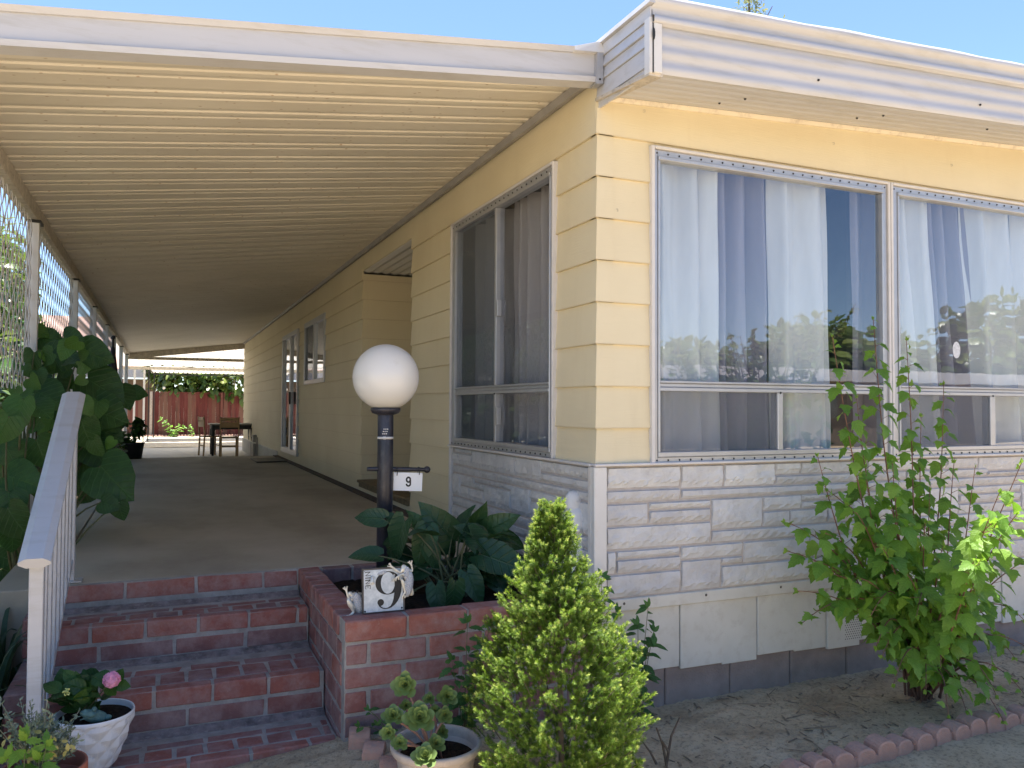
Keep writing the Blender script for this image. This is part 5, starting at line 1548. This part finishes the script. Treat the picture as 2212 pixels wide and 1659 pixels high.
# beige pot with succulents
pc = hit(942, 1601, 'y', -.50); zr = pc.z; rr = 98.5 * pxm(pc); zb_ = -1.215
pot('beige_pot', 'beige plastic flower pot holding succulents in front of the planter', (pc.x, pc.y, 0),
    [(0, zb_), (rr * .66, zb_), (rr * .70, zb_ + .01), (rr * .86, zr - .04), (rr * .88, zr - .035), (rr * .965, zr - .03), (rr * .99, zr - .02), (rr, zr - .008), (rr * .985, zr), (rr * .93, zr + .001), (rr * .90, zr - .008), (rr * .885, zr - .02), (rr * .87, zr - .04), (rr * .80, zr - .12), (0, zr - .12)], M_POTB, 64, soil=zr - .055, soil_r=rr * .86)
suc = thing('succulent_plant', 'green rosette succulents with reddish leaf edges growing in the beige pot', 'succulent', (pc.x, pc.y, zr - .055))
ROS = [(877, 1482, 30, -.46), (965, 1506, 24, -.46), (928, 1511, 15, -.44), (907, 1554, 36, -.56), (940, 1536, 14, -.46), (963, 1546, 20, -.50), (850, 1549, 25, -.50), (840, 1584, 19, -.54), (957, 1582, 16, -.48), (864, 1607, 19, -.58), (920, 1637, 30, -.66), (941, 1609, 22, -.60), (877, 1526, 15, -.42)]
mb = MB(); sm = MB()
for (u, v, r_, y) in ROS:
    c = hit(u, v, 'y', y); s_ = r_ * pxm(c) * 1.15; ax = ((CAMP - c).normalized() + Vector((R.uniform(-.35, .35), 0, R.uniform(.2, .7)))).normalized()
    a1 = ax.cross(Vector((0, 0, 1))).normalized(); a2 = ax.cross(a1)
    k = 0; N = 22
    for i in range(N):
        t = i / N; a = i * 2.39996; L = s_ * (1.0 - .72 * t); el = .12 + 1.15 * t
        d = (a1 * cos(a) + a2 * sin(a)) * cos(el) + ax * sin(el)
        leaf(mb, c + ax * (.012 * t) * s_ / .05, d, ax + d * -.1, L, SH_SPOON, .16, -.16, 1.15, 0, min(1, .25 + .55 * t + R.uniform(-.1, .1)))
    g = Vector((pc.x + R.uniform(-.03, .03), pc.y + R.uniform(-.03, .03), zr - .06)); mid = g.lerp(c, .5) + Vector((0, 0, .02))
    sm.tube([g, mid, c - ax * .005], [.005, .0045, .004], 7)
mb.build('leaves', M_SUCC, suc); sm.build('stems', simple('pinkish_stem', (.36, .2, .15), .7), suc)

# white faceted pot with hydrangea and frog
pw_ = hit(205, 1536, 'y', .10); zr = pw_.z; rr = 79 * pxm(pw_); zb_ = -1.113


def facet(t, r, z):
    k = 9; a = (t / (2 * pi) * k) % 1; b = ((zr - z) / .078) % 1
    tri = abs(a - .5) * 2; trib = abs(b - .5) * 2
    return r * (1 + .085 * (abs(tri - trib) - .4)) if z < zr - .018 and r > .06 and r > rr * .4 else r


H_ = zr - zb_
pr_ = [(0, zb_), (rr * .45, zb_)] + [(rr * (.45 + .55 * (k / 24) ** .7), zb_ + (H_ - .012) * k / 24) for k in range(25)] + [(rr * 1.0, zr - .004), (rr * .985, zr), (rr * .955, zr - .002), (rr * .94, zr - .012), (rr * .90, zr - .06), (0, zr - .07)]
pot('white_pot', 'glossy white faceted ceramic pot on the bottom stair with a hydrangea', (pw_.x, pw_.y, 0), pr_, M_POTW, 72, facet, False, zr - .022, rr * .93)
hyd = thing('hydrangea', 'small hydrangea with one pink flower head in the white faceted pot', 'flower', (pw_.x, pw_.y, zr - .02))
mb = MB(); sm = MB(); g = Vector((pw_.x - .04, pw_.y + .03, zr - .02))
for i in range(62):
    u = R.gauss(172, 30); v = R.gauss(1500, 20); y = .10 + R.uniform(-.06, .08)
    b, L = facing_leaf(mb, u, v, R.uniform(26, 44), R.uniform(-200, 40), y, SH_OVAL, .22, .3, 1.25, R.uniform(0, .9), .9, .6, .3, .01)
    if i % 4 == 0: sm.tube([g, g.lerp(b, .5) + Vector((0, 0, .02)), b], [.003, .0025, .002], 5)
for (u, v, an) in ((255, 1462, -60), (262, 1480, 10), (225, 1460, 200), (150, 1462, 240), (238, 1490, 60)): facing_leaf(mb, u, v, 34, an, .10, SH_OVAL, .2, .2, 1.2, .6, .5, .2)
mb.build('leaves', M_HYD, hyd)
fc = hit(241, 1468, 'y', .07); sm.tube([g, g.lerp(fc, .5), fc], [.003, .003, .003], 5); sm.build('stems', M_STEM, hyd)
mb = MB(); s_ = 19 * pxm(fc)
for i in range(95):
    d = rv(1).normalized(); d.y = -abs(d.y); c = fc + d * s_ * .8
    a1 = d.cross(Vector((0, 0, 1))).normalized(); a2 = d.cross(a1); o_ = R.uniform(0, 1.5)
    for k in range(4): a = o_ + k * pi / 2; leaf(mb, c, a1 * cos(a) + a2 * sin(a) + d * .25, d + rv(.3), R.uniform(.009, .013), SH_SPOON, .1, .1, 1.6, 0, R.random())
mb.build('flower_head', M_PINK, hyd)
mb = MB(); bc = hit(142, 1494, 'y', .04)
for i in range(40): mb.ball(bc + rv(.006), .0030, 6, 0)
mb.build('bud_cluster', M_PETY, hyd)
# verdigris frog on the pot soil
fp_ = hit(203, 1544, 'y', .03); fg = thing('frog_figurine', 'green verdigris stone frog resting on the soil of the white pot', 'figurine', tuple(fp_))
mb = MB(); q = .00195
Rz = Matrix.Rotation(.25, 3, 'Y')
mb.ball(fp_ + Vector((0.004, 0, -.006)), .030, 24, 0, sc=(1.45, 1.0, .75), rot=Rz); mb.ball(fp_ + Vector((-.014, -.012, .010)), .024, 20, 0, sc=(1.4, .9, .62), rot=Rz)
mb.ball(fp_ + Vector((.002, -.016, .026)), .0095, 14); mb.ball(fp_ + Vector((-.028, -.016, .022)), .008, 14); mb.ball(fp_ + Vector((.046, -.01, -.012)), .013, 12, 0, sc=(1.2, .8, .8))
mb.tube([fp_ + Vector((-.044, -.026, -.004)), fp_ + Vector((-.02, -.036, .004)), fp_ + Vector((.008, -.032, .013)), fp_ + Vector((.022, -.022, .018))], .0022, 6, 0)
mb.build('body', M_TEAL, fg)

# terracotta pot with silvery plant
pt = hit(96, 1652, 'y', -.36); zr = pt.z; rr = 84 * pxm(pt); zb_ = -1.262
pot('terracotta_pot', 'terracotta pot with silvery plants at the lower left corner', (pt.x, pt.y, 0), [(0, zb_), (rr * .68, zb_), (rr * .88, zr - .05), (rr * .9, zr - .05), (rr * 1.0, zr - .045), (rr * 1.0, zr - .004), (rr * .985, zr), (rr * .93, zr - .001), (rr * .92, zr - .05), (rr * .86, zr - .1), (0, zr - .1)], M_TERRA, 56, soil=zr - .06, soil_r=rr * .88)
sage = thing('silvery_plant', 'feathery silver grey plant spilling from the terracotta pot', 'plant', (pt.x, pt.y, zr - .05))
mb = MB(); sm = MB(); g = Vector((pt.x - .02, pt.y, zr - .05))
for i in range(90):
    u = R.gauss(88, 42); v = R.gauss(1578, 26); y = -.36 + R.uniform(-.10, .10)
    tip = hit(u, v, 'y', y); mid = g.lerp(tip, .5) + Vector((0, 0, .03)); pts = [g.lerp(mid, t).lerp(mid.lerp(tip, t), t) for t in [k / 6 for k in range(7)]]
    sm.tube(pts, .0012, 4, cap=False)
    for k in range(26):
        p = pts[-1].lerp(pts[3], R.random()) + rv(.004); leaf(mb, p, rv(1) + (tip - g).normalized() * .8, rv(1), R.uniform(.011, .023), SH_LANCE, .1, .1, 1.0, 0, R.uniform(0, .62))
for i in range(22):
    facing_leaf(mb, R.choice((20, 110, 60, 150)) + R.gauss(0, 8), R.gauss(1615, 20), R.uniform(12, 20), R.uniform(0, 360), -.46, SH_LANCE, .1, .1, 1.4, 1.0)
mb.build('leaves', M_SAGE, sage); sm.build('stems', simple('grey_green_stem', (.2, .22, .17), .8), sage)
weed('pointed_leaf_plant', 'yellow green pointed leaf plant at the lower left corner before the terracotta pot', (pt.x - .05, pt.y - .12, -1.25), [hit(55, 1600, 'y', -.5), hit(85, 1640, 'y', -.5), hit(15, 1640, 'y', -.5), hit(100, 1610, 'y', -.5)], .085, mat=M_HIB, shape=SH_SERR, step=.035, wid=.8)

# ================================================================== BACK OF THE PROPERTY
def foliage_cloud(mb, blobs, n, L0, shape, seed=1, wid=1.0, tl=(0, 1)):
    rr = random.Random(seed)
    for i in range(n):
        c, r = rr.choice(blobs); d = Vector((rr.gauss(0, 1), rr.gauss(0, 1), rr.gauss(0, 1))).normalized(); k = rr.uniform(.55, 1.05)
        p = Vector(c) + Vector((d.x * r[0], d.y * r[1], d.z * r[2])) * k
        dd = (d + Vector((rr.gauss(0, .5), rr.gauss(0, .5), rr.gauss(-.2, .5))))
        leaf(mb, p, dd, d + Vector((0, 0, .8)), L0 * rr.uniform(.6, 1.2), shape, .12, .25, wid, 0, rr.uniform(*tl))


fen = thing('board_fence', 'weathered red dog eared board fence behind the gravel yard', 'fence', (-1, 29.5, -.87))
mb = MB(); x = -8.0
while x < 6:
    w = .141; z1 = .80 + R.uniform(-.012, .012); t = R.random(); b_ = .035
    y = 29.5 + (.012 if int(round(x * 7.04)) % 2 else 0)
    P_ = [(x, -.93), (x + w, -.93), (x + w, z1 - b_), (x + w - b_, z1), (x + b_, z1), (x, z1 - b_)]
    V = [(a, y, b) for a, b in P_] + [(a, y + .018, b) for a, b in P_]
    mb.add(V, [list(range(6)), list(range(6, 12))[::-1]] + [[k, k + 6, (k + 1) % 6 + 6, (k + 1) % 6] for k in range(6)], 0, t); x += w + .001
mb.box(-8, 6, 29.535, 29.57, .45, .54); mb.box(-8, 6, 29.53, 29.57, -.6, -.51)
mb.build('boards', M_FENCE, fen)
for i, (xx, mt) in enumerate(((-2.31, M_WOODG), (.16, M_FENCE), (-4.8, M_FENCE))):
    mb = MB(); mb.cbox(xx - .045, xx + .045, 29.42, 29.49, -.93, .78, .006); mb.build('post', simple('bare_grey_post', (.42, .35, .29), .85, var=.2, vscale=20) if i == 0 else mt, fen)
tr = thing('broadleaf_tree', 'glossy broad leaved tree crown hanging over the red fence', 'tree', (-.6, 31.2, -.87))
mb = MB(); mb.tube([(-.6, 31.4, -.9), (-.5, 31.3, .6), (-.7, 31.2, 1.6)], [.16, .13, .10], 10)
for (q, z) in ((-1.6, 1.9), (.6, 2.0), (1.6, 1.8), (-.2, 2.6)): mb.tube([(-.6, 31.2, 1.0), ((q - .6) / 2, 31.1, 1.4), (q, 31.0, z)], [.09, .06, .03], 7)
mb.build('trunk', M_BARK, tr)
mb = MB(); foliage_cloud(mb, [((-1.3, 30.2, 1.3), (.9, .8, .75)), ((-.2, 30.1, 1.15), (.9, .8, .75)), ((.9, 30.1, 1.05), (.9, .8, .85)), ((-.9, 30.8, .9), (1.4, .5, .7)), ((-2.0, 30.9, 1.6), (.5, .5, .4)), ((.3, 31, 2.2), (1.8, .8, .9)), ((1.9, 30.8, 1.5), (.8, .7, .9))], 3600, .34, SH_LANCE, 3, 1.4)
mb.build('crown', M_TREE, tr)
nb = thing('neighbour_house', 'tan neighbouring house with pinkish roof and white fascia beyond the back fence', 'house', (-6, 33, -.9))
mb = MB(); mb.box(-12, -2.2, 33, 38, -1, 1.35); mb.build('wall', M_TAN, nb)
mb = MB(); mb.box(-12.2, -1.4, 32.3, 32.4, 1.38, 1.72); mb.build('fascia', M_WHITE, nb)
mb = MB(); mb.hexa([(-12.2, 32.35, 1.73), (-1.4, 32.35, 1.73), (-1.4, 39, 1.73), (-12.2, 39, 1.73), (-12.2, 36, 4.1), (-2.8, 36, 4.1), (-2.8, 36.2, 4.1), (-12.2, 36.2, 4.1)]); mb.build('roof', M_PROOF, nb)

# rear patio roofs
rc = thing('rear_patio_cover', 'pale translucent ribbed patio roof beyond the end of the porch', 'patio cover', (-1, 20, -.87))


def ribroof(x0, x1, ya, za, yb, zb2, name, mt, par, st=.2):
    mb = MB(); x = x0; V = []; pr = []
    while x < x1:
        for (dx, dz) in ((0, 0), (st * .72, 0), (st * .78, .035), (st * .94, .035)): pr.append((x + dx, dz))
        x += st
    for (xx, dz) in pr: V += [(xx, ya, za + dz), (xx, yb, zb2 + dz)]
    mb.add(V, np.array([[2 * i, 2 * i + 1, 2 * i + 3, 2 * i + 2] for i in range(len(pr) - 1)]), 0); return mb.build(name, mt, par)


M_TRL = curtain_mat('translucent_roof_sheet', (.62, .58, .50), .45)
ribroof(-3.1, .55, HY + .1, 1.86, 24, 1.50, 'roof_sheet', M_TRL, rc, .30)
mb = MB(); mb.cbox(-3.1, .6, 23.95, 24.05, 1.38, 1.47, .004); mb.build('beam', M_DIRTY, rc)
for x in (-3.0, -2.72, -2.45): mb = MB(); mb.cbox(x - .03, x + .03, 23.97, 24.03, -.9, 1.38, .003); mb.build('post', M_WHITE, rc)
rc2 = thing('gazebo_frame', 'thin black metal gazebo frame with a white canopy behind the rear patio roof', 'gazebo', (-1, 26, -.87))
ribroof(-2.3, 1.2, 24.5, 1.52, 27.5, 1.42, 'canopy', M_TRL, rc2, .15)
for (x, y) in ((-2.33, 24.6), (-2.2, 27.6), (1.3, 24.6), (1.3, 27.6)): mb = MB(); mb.cbox(x - .018, x + .018, y - .018, y + .018, -.9, 1.46, .002); mb.build('post', M_BLACK, rc2)
mb = MB(); mb.bar((-2.7, 24.6, 1.46), (1.3, 24.6, 1.40), .03, .035); mb.bar((-2.2, 27.6, 1.36), (1.3, 27.6, 1.36), .03, .03); mb.bar((-2.33, 24.6, 1.45), (-2.2, 27.6, 1.36), .03, .03); mb.build('top_rail', M_BLACK, rc2)
sl = thing('string_light', 'hanging string light bulbs under the gazebo rail', 'string light', (-1.4, 24.4, 1.4))
for (u, v) in ((394, 790), (419, 793), (354, 838)):
    p = hit(u, v, 'y', 24.5); mb = MB(); mb.ball(p, .045, 12); mb.build('bulb', M_BULB, sl)
mb = MB(); p = hit(354, 838, 'y', 24.5); mb.tube([p, (p.x, 24.55, 1.43)], .006, 5); a = hit(394, 790, 'y', 24.5); b = hit(419, 793, 'y', 24.5); mb.tube([a + Vector((.03, 0, 0)), b - Vector((.03, 0, 0))], .03, 8); mb.tube([p, (p.x + .3, 24.56, 1.40), a], .005, 5); mb.build('cable', M_BLACK, sl)
weed('young_shrub', 'small yellow green sapling in front of the red fence', (-1.55, 28.2, -.88), [(-1.95, 28.1, -.2), (-1.8, 28.1, -.3), (-1.35, 28.1, -.45), (-1.6, 28.1, -.5), (-1.2, 28.1, -.5)], .16, mat=M_HIB, shape=SH_OVAL, step=.05)
weed('young_shrub', 'tiny thin sapling in the gravel near the dining chairs', (-.95, 28.0, -.88), [(-.98, 28, -.45), (-.9, 28, -.6)], .13, mat=M_HIB, shape=SH_OVAL, step=.05)
fe = MB()
for k in range(44):
    x = -3.0 + k * .11; fe.tube([(x, 28.85, -.9), (x, 28.85, -.83)], .05, 10)
    fe.ball((x, 28.85, -.83), .05, 8, 0, sc=(1, 1, .6))
tag(fe.build('yard_edging', M_EDGE), 'far row of small scalloped edging below the red fence', kind='stuff')

# dining table and chairs ------------------------------------------------------------
def local_parts(root, parts):
    for (nm, mb, mt) in parts: mb.build(nm, mt, root, True)


tb = thing('dining_table', 'dark dining table on the rear patio beside the house wall', 'table', (-.42, 16.6, -.872))
mb = MB(); mb.cbox(-.50, .50, -.38, .38, .70, .735, .006); local_parts(tb, [('tabletop', mb, M_GREYTRIM)])
mb = MB(); mb.cbox(-.46, .46, -.34, -.315, .60, .698, .003); mb.cbox(-.46, .46, .315, .34, .60, .698, .003); mb.cbox(-.46, -.435, -.31, .31, .60, .698, .003); mb.cbox(.435, .46, -.31, .31, .60, .698, .003); local_parts(tb, [('apron', mb, M_BLACK)])
for sx in (-1, 1):
    for sy in (-1, 1):
        mb = MB(); mb.lathe((sx * .43, sy * .31, 0), [(0, 0), (.025, 0), (.034, .2), (.028, .36), (.042, .48), (.045, .698)], 12); local_parts(tb, [('leg', mb, M_BLACK)])


def chair(label, loc, rz):
    t = thing('dining_chair', label, 'chair', loc, 'dining chairs at the rear table'); t.rotation_euler = (0, 0, rz)
    mb = MB(); mb.cbox(-.20, .20, -.19, .20, .42, .455, .008); local_parts(t, [('seat', mb, M_WOOD)])
    mb = MB()   # back panel with four square holes
    for (a, b) in ((-.18, -.135), (-.105, -.055), (-.025, .025), (.055, .105), (.135, .18)): mb.cbox(a, b, -.215, -.195, .775, .805, .001)
    mb.cbox(-.18, .18, -.215, -.195, .805, .88, .004); mb.cbox(-.18, .18, -.215, -.195, .66, .775, .004)
    local_parts(t, [('backrest', mb, M_WOOD)])
    for sx in (-1, 1):
        mb = MB(); mb.bar((sx * .175, -.20, 0), (sx * .175, -.18, .45), .035, .03); mb.bar((sx * .195, -.18, .45), (sx * .195, -.21, .90), .025, .03, (0, 1, 0)); local_parts(t, [('leg', mb, M_WOOD)])
        mb = MB(); mb.cbox(sx * .175 - .018, sx * .175 + .018, .15, .186, 0, .42, .003); local_parts(t, [('leg', mb, M_WOOD)])
    mb = MB(); mb.cbox(-.155, .155, -.20, -.185, .22, .25, .002); mb.cbox(-.155, .155, .16, .175, .22, .25, .002); local_parts(t, [('stretcher', mb, M_WOOD)])
    return t


chair('light wood dining chair with its back to the camera at the dark table', (-.54, 15.8, -.872), 0)
chair('light wood dining chair seen from the side at the left end of the dark table', (-.90, 16.45, -.872), -pi / 2 + .25)

mat_ = MB(); mat_.cbox(-.52, .0, 0, 0, 0, 0, 0) if False else None
mat_.cbox(-.56, -.10, 9.75, 10.75, ZP + .0005, ZP + .02, .005)
tag(mat_.build('doormat', M_BLACK), 'black doormat on the porch below the sliding door', 'doormat')
pb_ = hit(281, 992, 'z', ZP); bx, by = pb_.x, pb_.y + .15
pot('black_tub', 'large black plastic plant tub on the porch edge', (bx, by, 0), [(0, ZP + .001), (.17, ZP + .001), (.205, ZP + .24), (.215, ZP + .245), (.215, ZP + .265), (.20, ZP + .265), (.19, ZP + .22), (0, ZP + .22)], M_BLACK, 32, soil=ZP + .235, soil_r=.19)
gp = thing('tub_plant', 'leafy dark geranium like plant growing in the black tub', 'plant', (bx, by, ZP + .24))
mb = MB(); foliage_cloud(mb, [((bx - .10, by, ZP + .42), (.25, .2, .2)), ((bx - .25, by - .1, ZP + .30), (.2, .2, .2)), ((bx + .12, by, ZP + .52), (.10, .1, .12))], 260, .085, SH_HEART, 8); mb.build('leaves', M_HYD, gp)
mb = MB(); mb.tube([(bx, by, ZP + .23), (bx - .05, by, ZP + .5)], .008, 6); mb.tube([(bx + .05, by, ZP + .23), (bx + .12, by, ZP + .62)], .008, 6); mb.build('stems', M_STEM, gp)
gp = thing('porch_edge_plant', 'small pale leaved trailing plant on the porch edge before the black tub', 'plant', (-2.48, 8.6, ZP))
mb = MB(); foliage_cloud(mb, [((-2.5, 8.4, ZP + .2), (.16, .5, .22)), ((-2.5, 7.4, ZP + .1), (.14, .4, .14))], 260, .06, SH_OVAL, 9); mb.build('leaves', M_SAGE, gp)
um = thing('closed_umbrella', 'closed dark patio umbrella leaning beside the lattice posts', 'umbrella', (-2.52, 8.3, ZP))
mb = MB(); mb.lathe((-2.52, 8.3, 0), [(.02, -.55), (.075, -.1), (.07, .3), (.05, .75), (.02, 1.02), (0, 1.05)], 18, f=lambda t, r, z: r * (1 + .22 * sin(t * 6))); mb.build('canopy', M_NAVY, um)
mb = MB(); mb.tube([(-2.52, 8.3, ZP), (-2.52, 8.3, 1.14)], .016, 10); mb.ball((-2.52, 8.3, 1.15), .028, 10); mb.lathe((-2.52, 8.3, 0), [(.0, ZP + .001), (.2, ZP + .001), (.2, ZP + .03), (.03, ZP + .07), (0, ZP + .07)], 24); mb.build('pole', M_NAVY, um)

# side garden beyond the lattice -----------------------------------------------------------
blobs = [((-4.2, 1.0, .3), (.8, 1.1, 1.5)), ((-4.1, 3.4, 1.1), (.6, 1.5, 2.2)), ((-4.2, 6.0, .7), (.5, 1.2, 1.6)), ((-4.3, 9.0, .5), (.5, 1.3, 1.4)), ((-4.3, 12.5, .5), (.5, 1.5, 1.4)), ((-4.4, 16.5, .6), (.5, 1.6, 1.4)), ((-5.6, 21, .7), (1.0, 2, 1.5))]
names = ['low rounded green bush', 'tall green bush', 'medium green bush', 'broad green bush', 'loose green bush', 'high green bush', 'farthest green bush']
for i, (c, r_) in enumerate(blobs):
    t = thing('side_bush', names[i] + ' behind the white lattice, number %s bay from the stairs' % ['first', 'second', 'third', 'fourth', 'fifth', 'sixth', 'last'][i], 'bush', (c[0], c[1], -1.0), 'bushes behind the lattice')
    mb = MB(); foliage_cloud(mb, [(c, r_), ((c[0], c[1] - .5, c[2] - .5), (r_[0] * .9, r_[1] * .8, .7))], 2000, .15 if i < 3 else .18, SH_OVAL, 20 + i, 1.1, (0, .9)); mb.build('crown', M_TREE if i % 2 else M_HYD, t)
    mb = MB()
    for k in range(5): mb.tube([(c[0], c[1], -1.2), (c[0] + R.uniform(-.3, .3), c[1] + R.uniform(-.4, .4), c[2] + .2)], [.03, .012], 6)
    mb.build('stems', M_BARK, t)
sf = thing('side_home', 'white neighbouring mobile home beyond the bushes left of the porch', 'house', (-12, 12, -1.2))
mb = MB(); mb.box(-15, -9.5, 1, 26, -1.25, 1.5); mb.build('wall', M_ROOFW, sf)
mb = MB(); mb.box(-15.3, -9.0, .7, 26.3, 1.51, 1.75); mb.build('roof', M_WHITE, sf)
for y in (4, 9, 15, 20): mb = MB(); mb.box(-9.49, -9.45, y, y + 1.6, .1, 1.1); mb.build('window', M_GLASS2, sf)
mb = MB(); mb.cbox(-9.0, -4.6, -6, 29, -1.1, -.96, .01)
tag(mb.build('bounce_strip', M_DRIVE), kind='structure')  # pale ground strip, added to bounce sunlight into the porch
for i, (x, y, z, lb) in enumerate(((-5.2, 11.5, 2.6, 'nearest'), (-5.6, 17.0, 3.2, 'middle'), (-6.6, 25.0, 4.0, 'farthest'))):
    t = thing('side_tree', lb + ' of the three leafy trees seen through the lattice left of the porch', 'tree', (x, y, -1), 'trees behind the lattice')
    mb = MB(); mb.tube([(x, y, -1.1), (x + .1, y, z - .6), (x, y + .1, z + .8)], [.12, .09, .04], 8)
    for k in range(5): mb.tube([(x, y, z - .8 + .2 * k), (x + 1.0 * cos(k * 1.3), y + 1.2 * sin(k * 1.3), z + .2 + .2 * k)], [.04, .015], 5)
    mb.build('trunk', M_BARK, t)
    mb = MB(); foliage_cloud(mb, [((x, y, z), (1.1, 1.9, 1.3)), ((x - .3, y + .8, z - .8), (1.0, 1.8, 1.1)), ((x + .1, y - .8, z - .5), (1.0, 1.6, 1.2))], 2600, .19, SH_OVAL, 70 + i, 1.1, (0, .9)); mb.build('crown', M_TREE, t)
# tree behind the roof
p = hit(1618, 14, 'y', 11)
tt = thing('tall_tree', 'thin grey green tree top showing just above the house roof', 'tree', (p.x, p.y, -1))
mb = MB(); mb.tube([(p.x, p.y, -1), (p.x + .1, p.y, 4), (p.x, p.y, p.z + .2)], [.2, .13, .02], 8)
rr_ = random.Random(4)
for k in range(14): mb.tube([(p.x, p.y, p.z - 2.5 + k * .15), (p.x + rr_.uniform(-1, 1), p.y + rr_.uniform(-1, 1), p.z - .9 + rr_.uniform(-.6, .6))], [.03, .008], 5)
mb.build('trunk', M_BARK, tt)
mb = MB(); foliage_cloud(mb, [((p.x, p.y, p.z - .12), (.30, .4, .34)), ((p.x + .1, p.y, p.z - .9), (1.0, 1.0, .6)), ((p.x, p.y, p.z - 1.8), (1.5, 1.5, .9))], 900, .13, SH_LANCE, 6); mb.build('crown', M_SAGE, tt)

# ================================================================== ACROSS THE STREET (seen in the window reflections)
n2 = thing('opposite_home', 'white mobile home with flat white roof edge across the street', 'house', (26, -21, -1.2))
mb = MB(); mb.box(4, 48, -28, -21, -1.25, 1.35); mb.build('wall', M_TAN, n2)
mb = MB(); mb.box(3.5, 48.5, -28.5, -20.6, 1.36, 1.82); mb.build('roof', M_WHITE, n2)
for x in (8, 14, 21, 27, 33, 40): mb = MB(); mb.box(x, x + 1.6, -20.99, -20.9, -.1, .95); mb.build('window', M_GLASS2, n2)
for i, (x, y, h, w, lb) in enumerate(((30, -30, 5.2, 3.4, 'round'), (37, -32, 4.8, 4.5, 'broad'), (46, -31, 7.6, 4.6, 'tallest'), (22, -31, 3.6, 4.0, 'low'), (14, -32, 3.2, 4.5, 'spreading'), (56, -30, 7.0, 5, 'outermost'), (4, -33, 3.6, 4.5, 'dense'), (-8, -30, 5, 5, 'leftmost'))):
    t = thing('street_tree', lb + ' dark green tree behind the home across the street', 'tree', (x, y, -1.2), 'trees across the street')
    mb = MB(); mb.tube([(x, y, -1.2), (x + .1, y, h * .5)], [.3, .15], 8); mb.build('trunk', M_BARK, t)
    mb = MB(); foliage_cloud(mb, [((x, y, h * .55), (w, 2.5, h * .45)), ((x + w * .4, y, h * .4), (w * .7, 2, h * .45)), ((x - w * .4, y, h * .45), (w * .7, 2, h * .4))], 1500, .65, SH_OVAL, 40 + i, 1.4); mb.build('crown', M_TREE, t)
cm = thing('street_shrub', 'upright feathery shrub standing between driveway and street', 'shrub', (7, -6.6, -1.2))
mb = MB(); sm = MB(); rr_ = random.Random(9)
for k in range(34):
    tp_ = Vector((rr_.uniform(4.9, 8.6), -7 + rr_.uniform(-.7, .7), 0)); tp_.z = 1.0 + .28 * (tp_.x - 5) * rr_.uniform(.6, 1.15); b = Vector((6.9 + rr_.uniform(-.3, .3), -7, -1.2)); mid = b.lerp(tp_, .5) + Vector((0, 0, .2))
    pts = [b.lerp(mid, q / 8).lerp(mid.lerp(tp_, q / 8), q / 8) for q in range(9)]; sm.tube(pts, [.02 * (1 - q / 10) for q in range(9)], 5)
    for j in range(70):
        q = rr_.uniform(.25, 1) * 8; a = int(min(q, 7)); pnt = pts[a].lerp(pts[a + 1], q - a); leaf(mb, pnt, (rr_.gauss(0, 1), rr_.gauss(0, 1), rr_.gauss(0, .5)), (0, 0, 1), rr_.uniform(.07, .13), SH_OVAL, .1, .3, 1.1, 0, rr_.uniform(.4, 1))
mb.build('leaves', M_TREE, cm); sm.build('stems', M_BARK, cm)
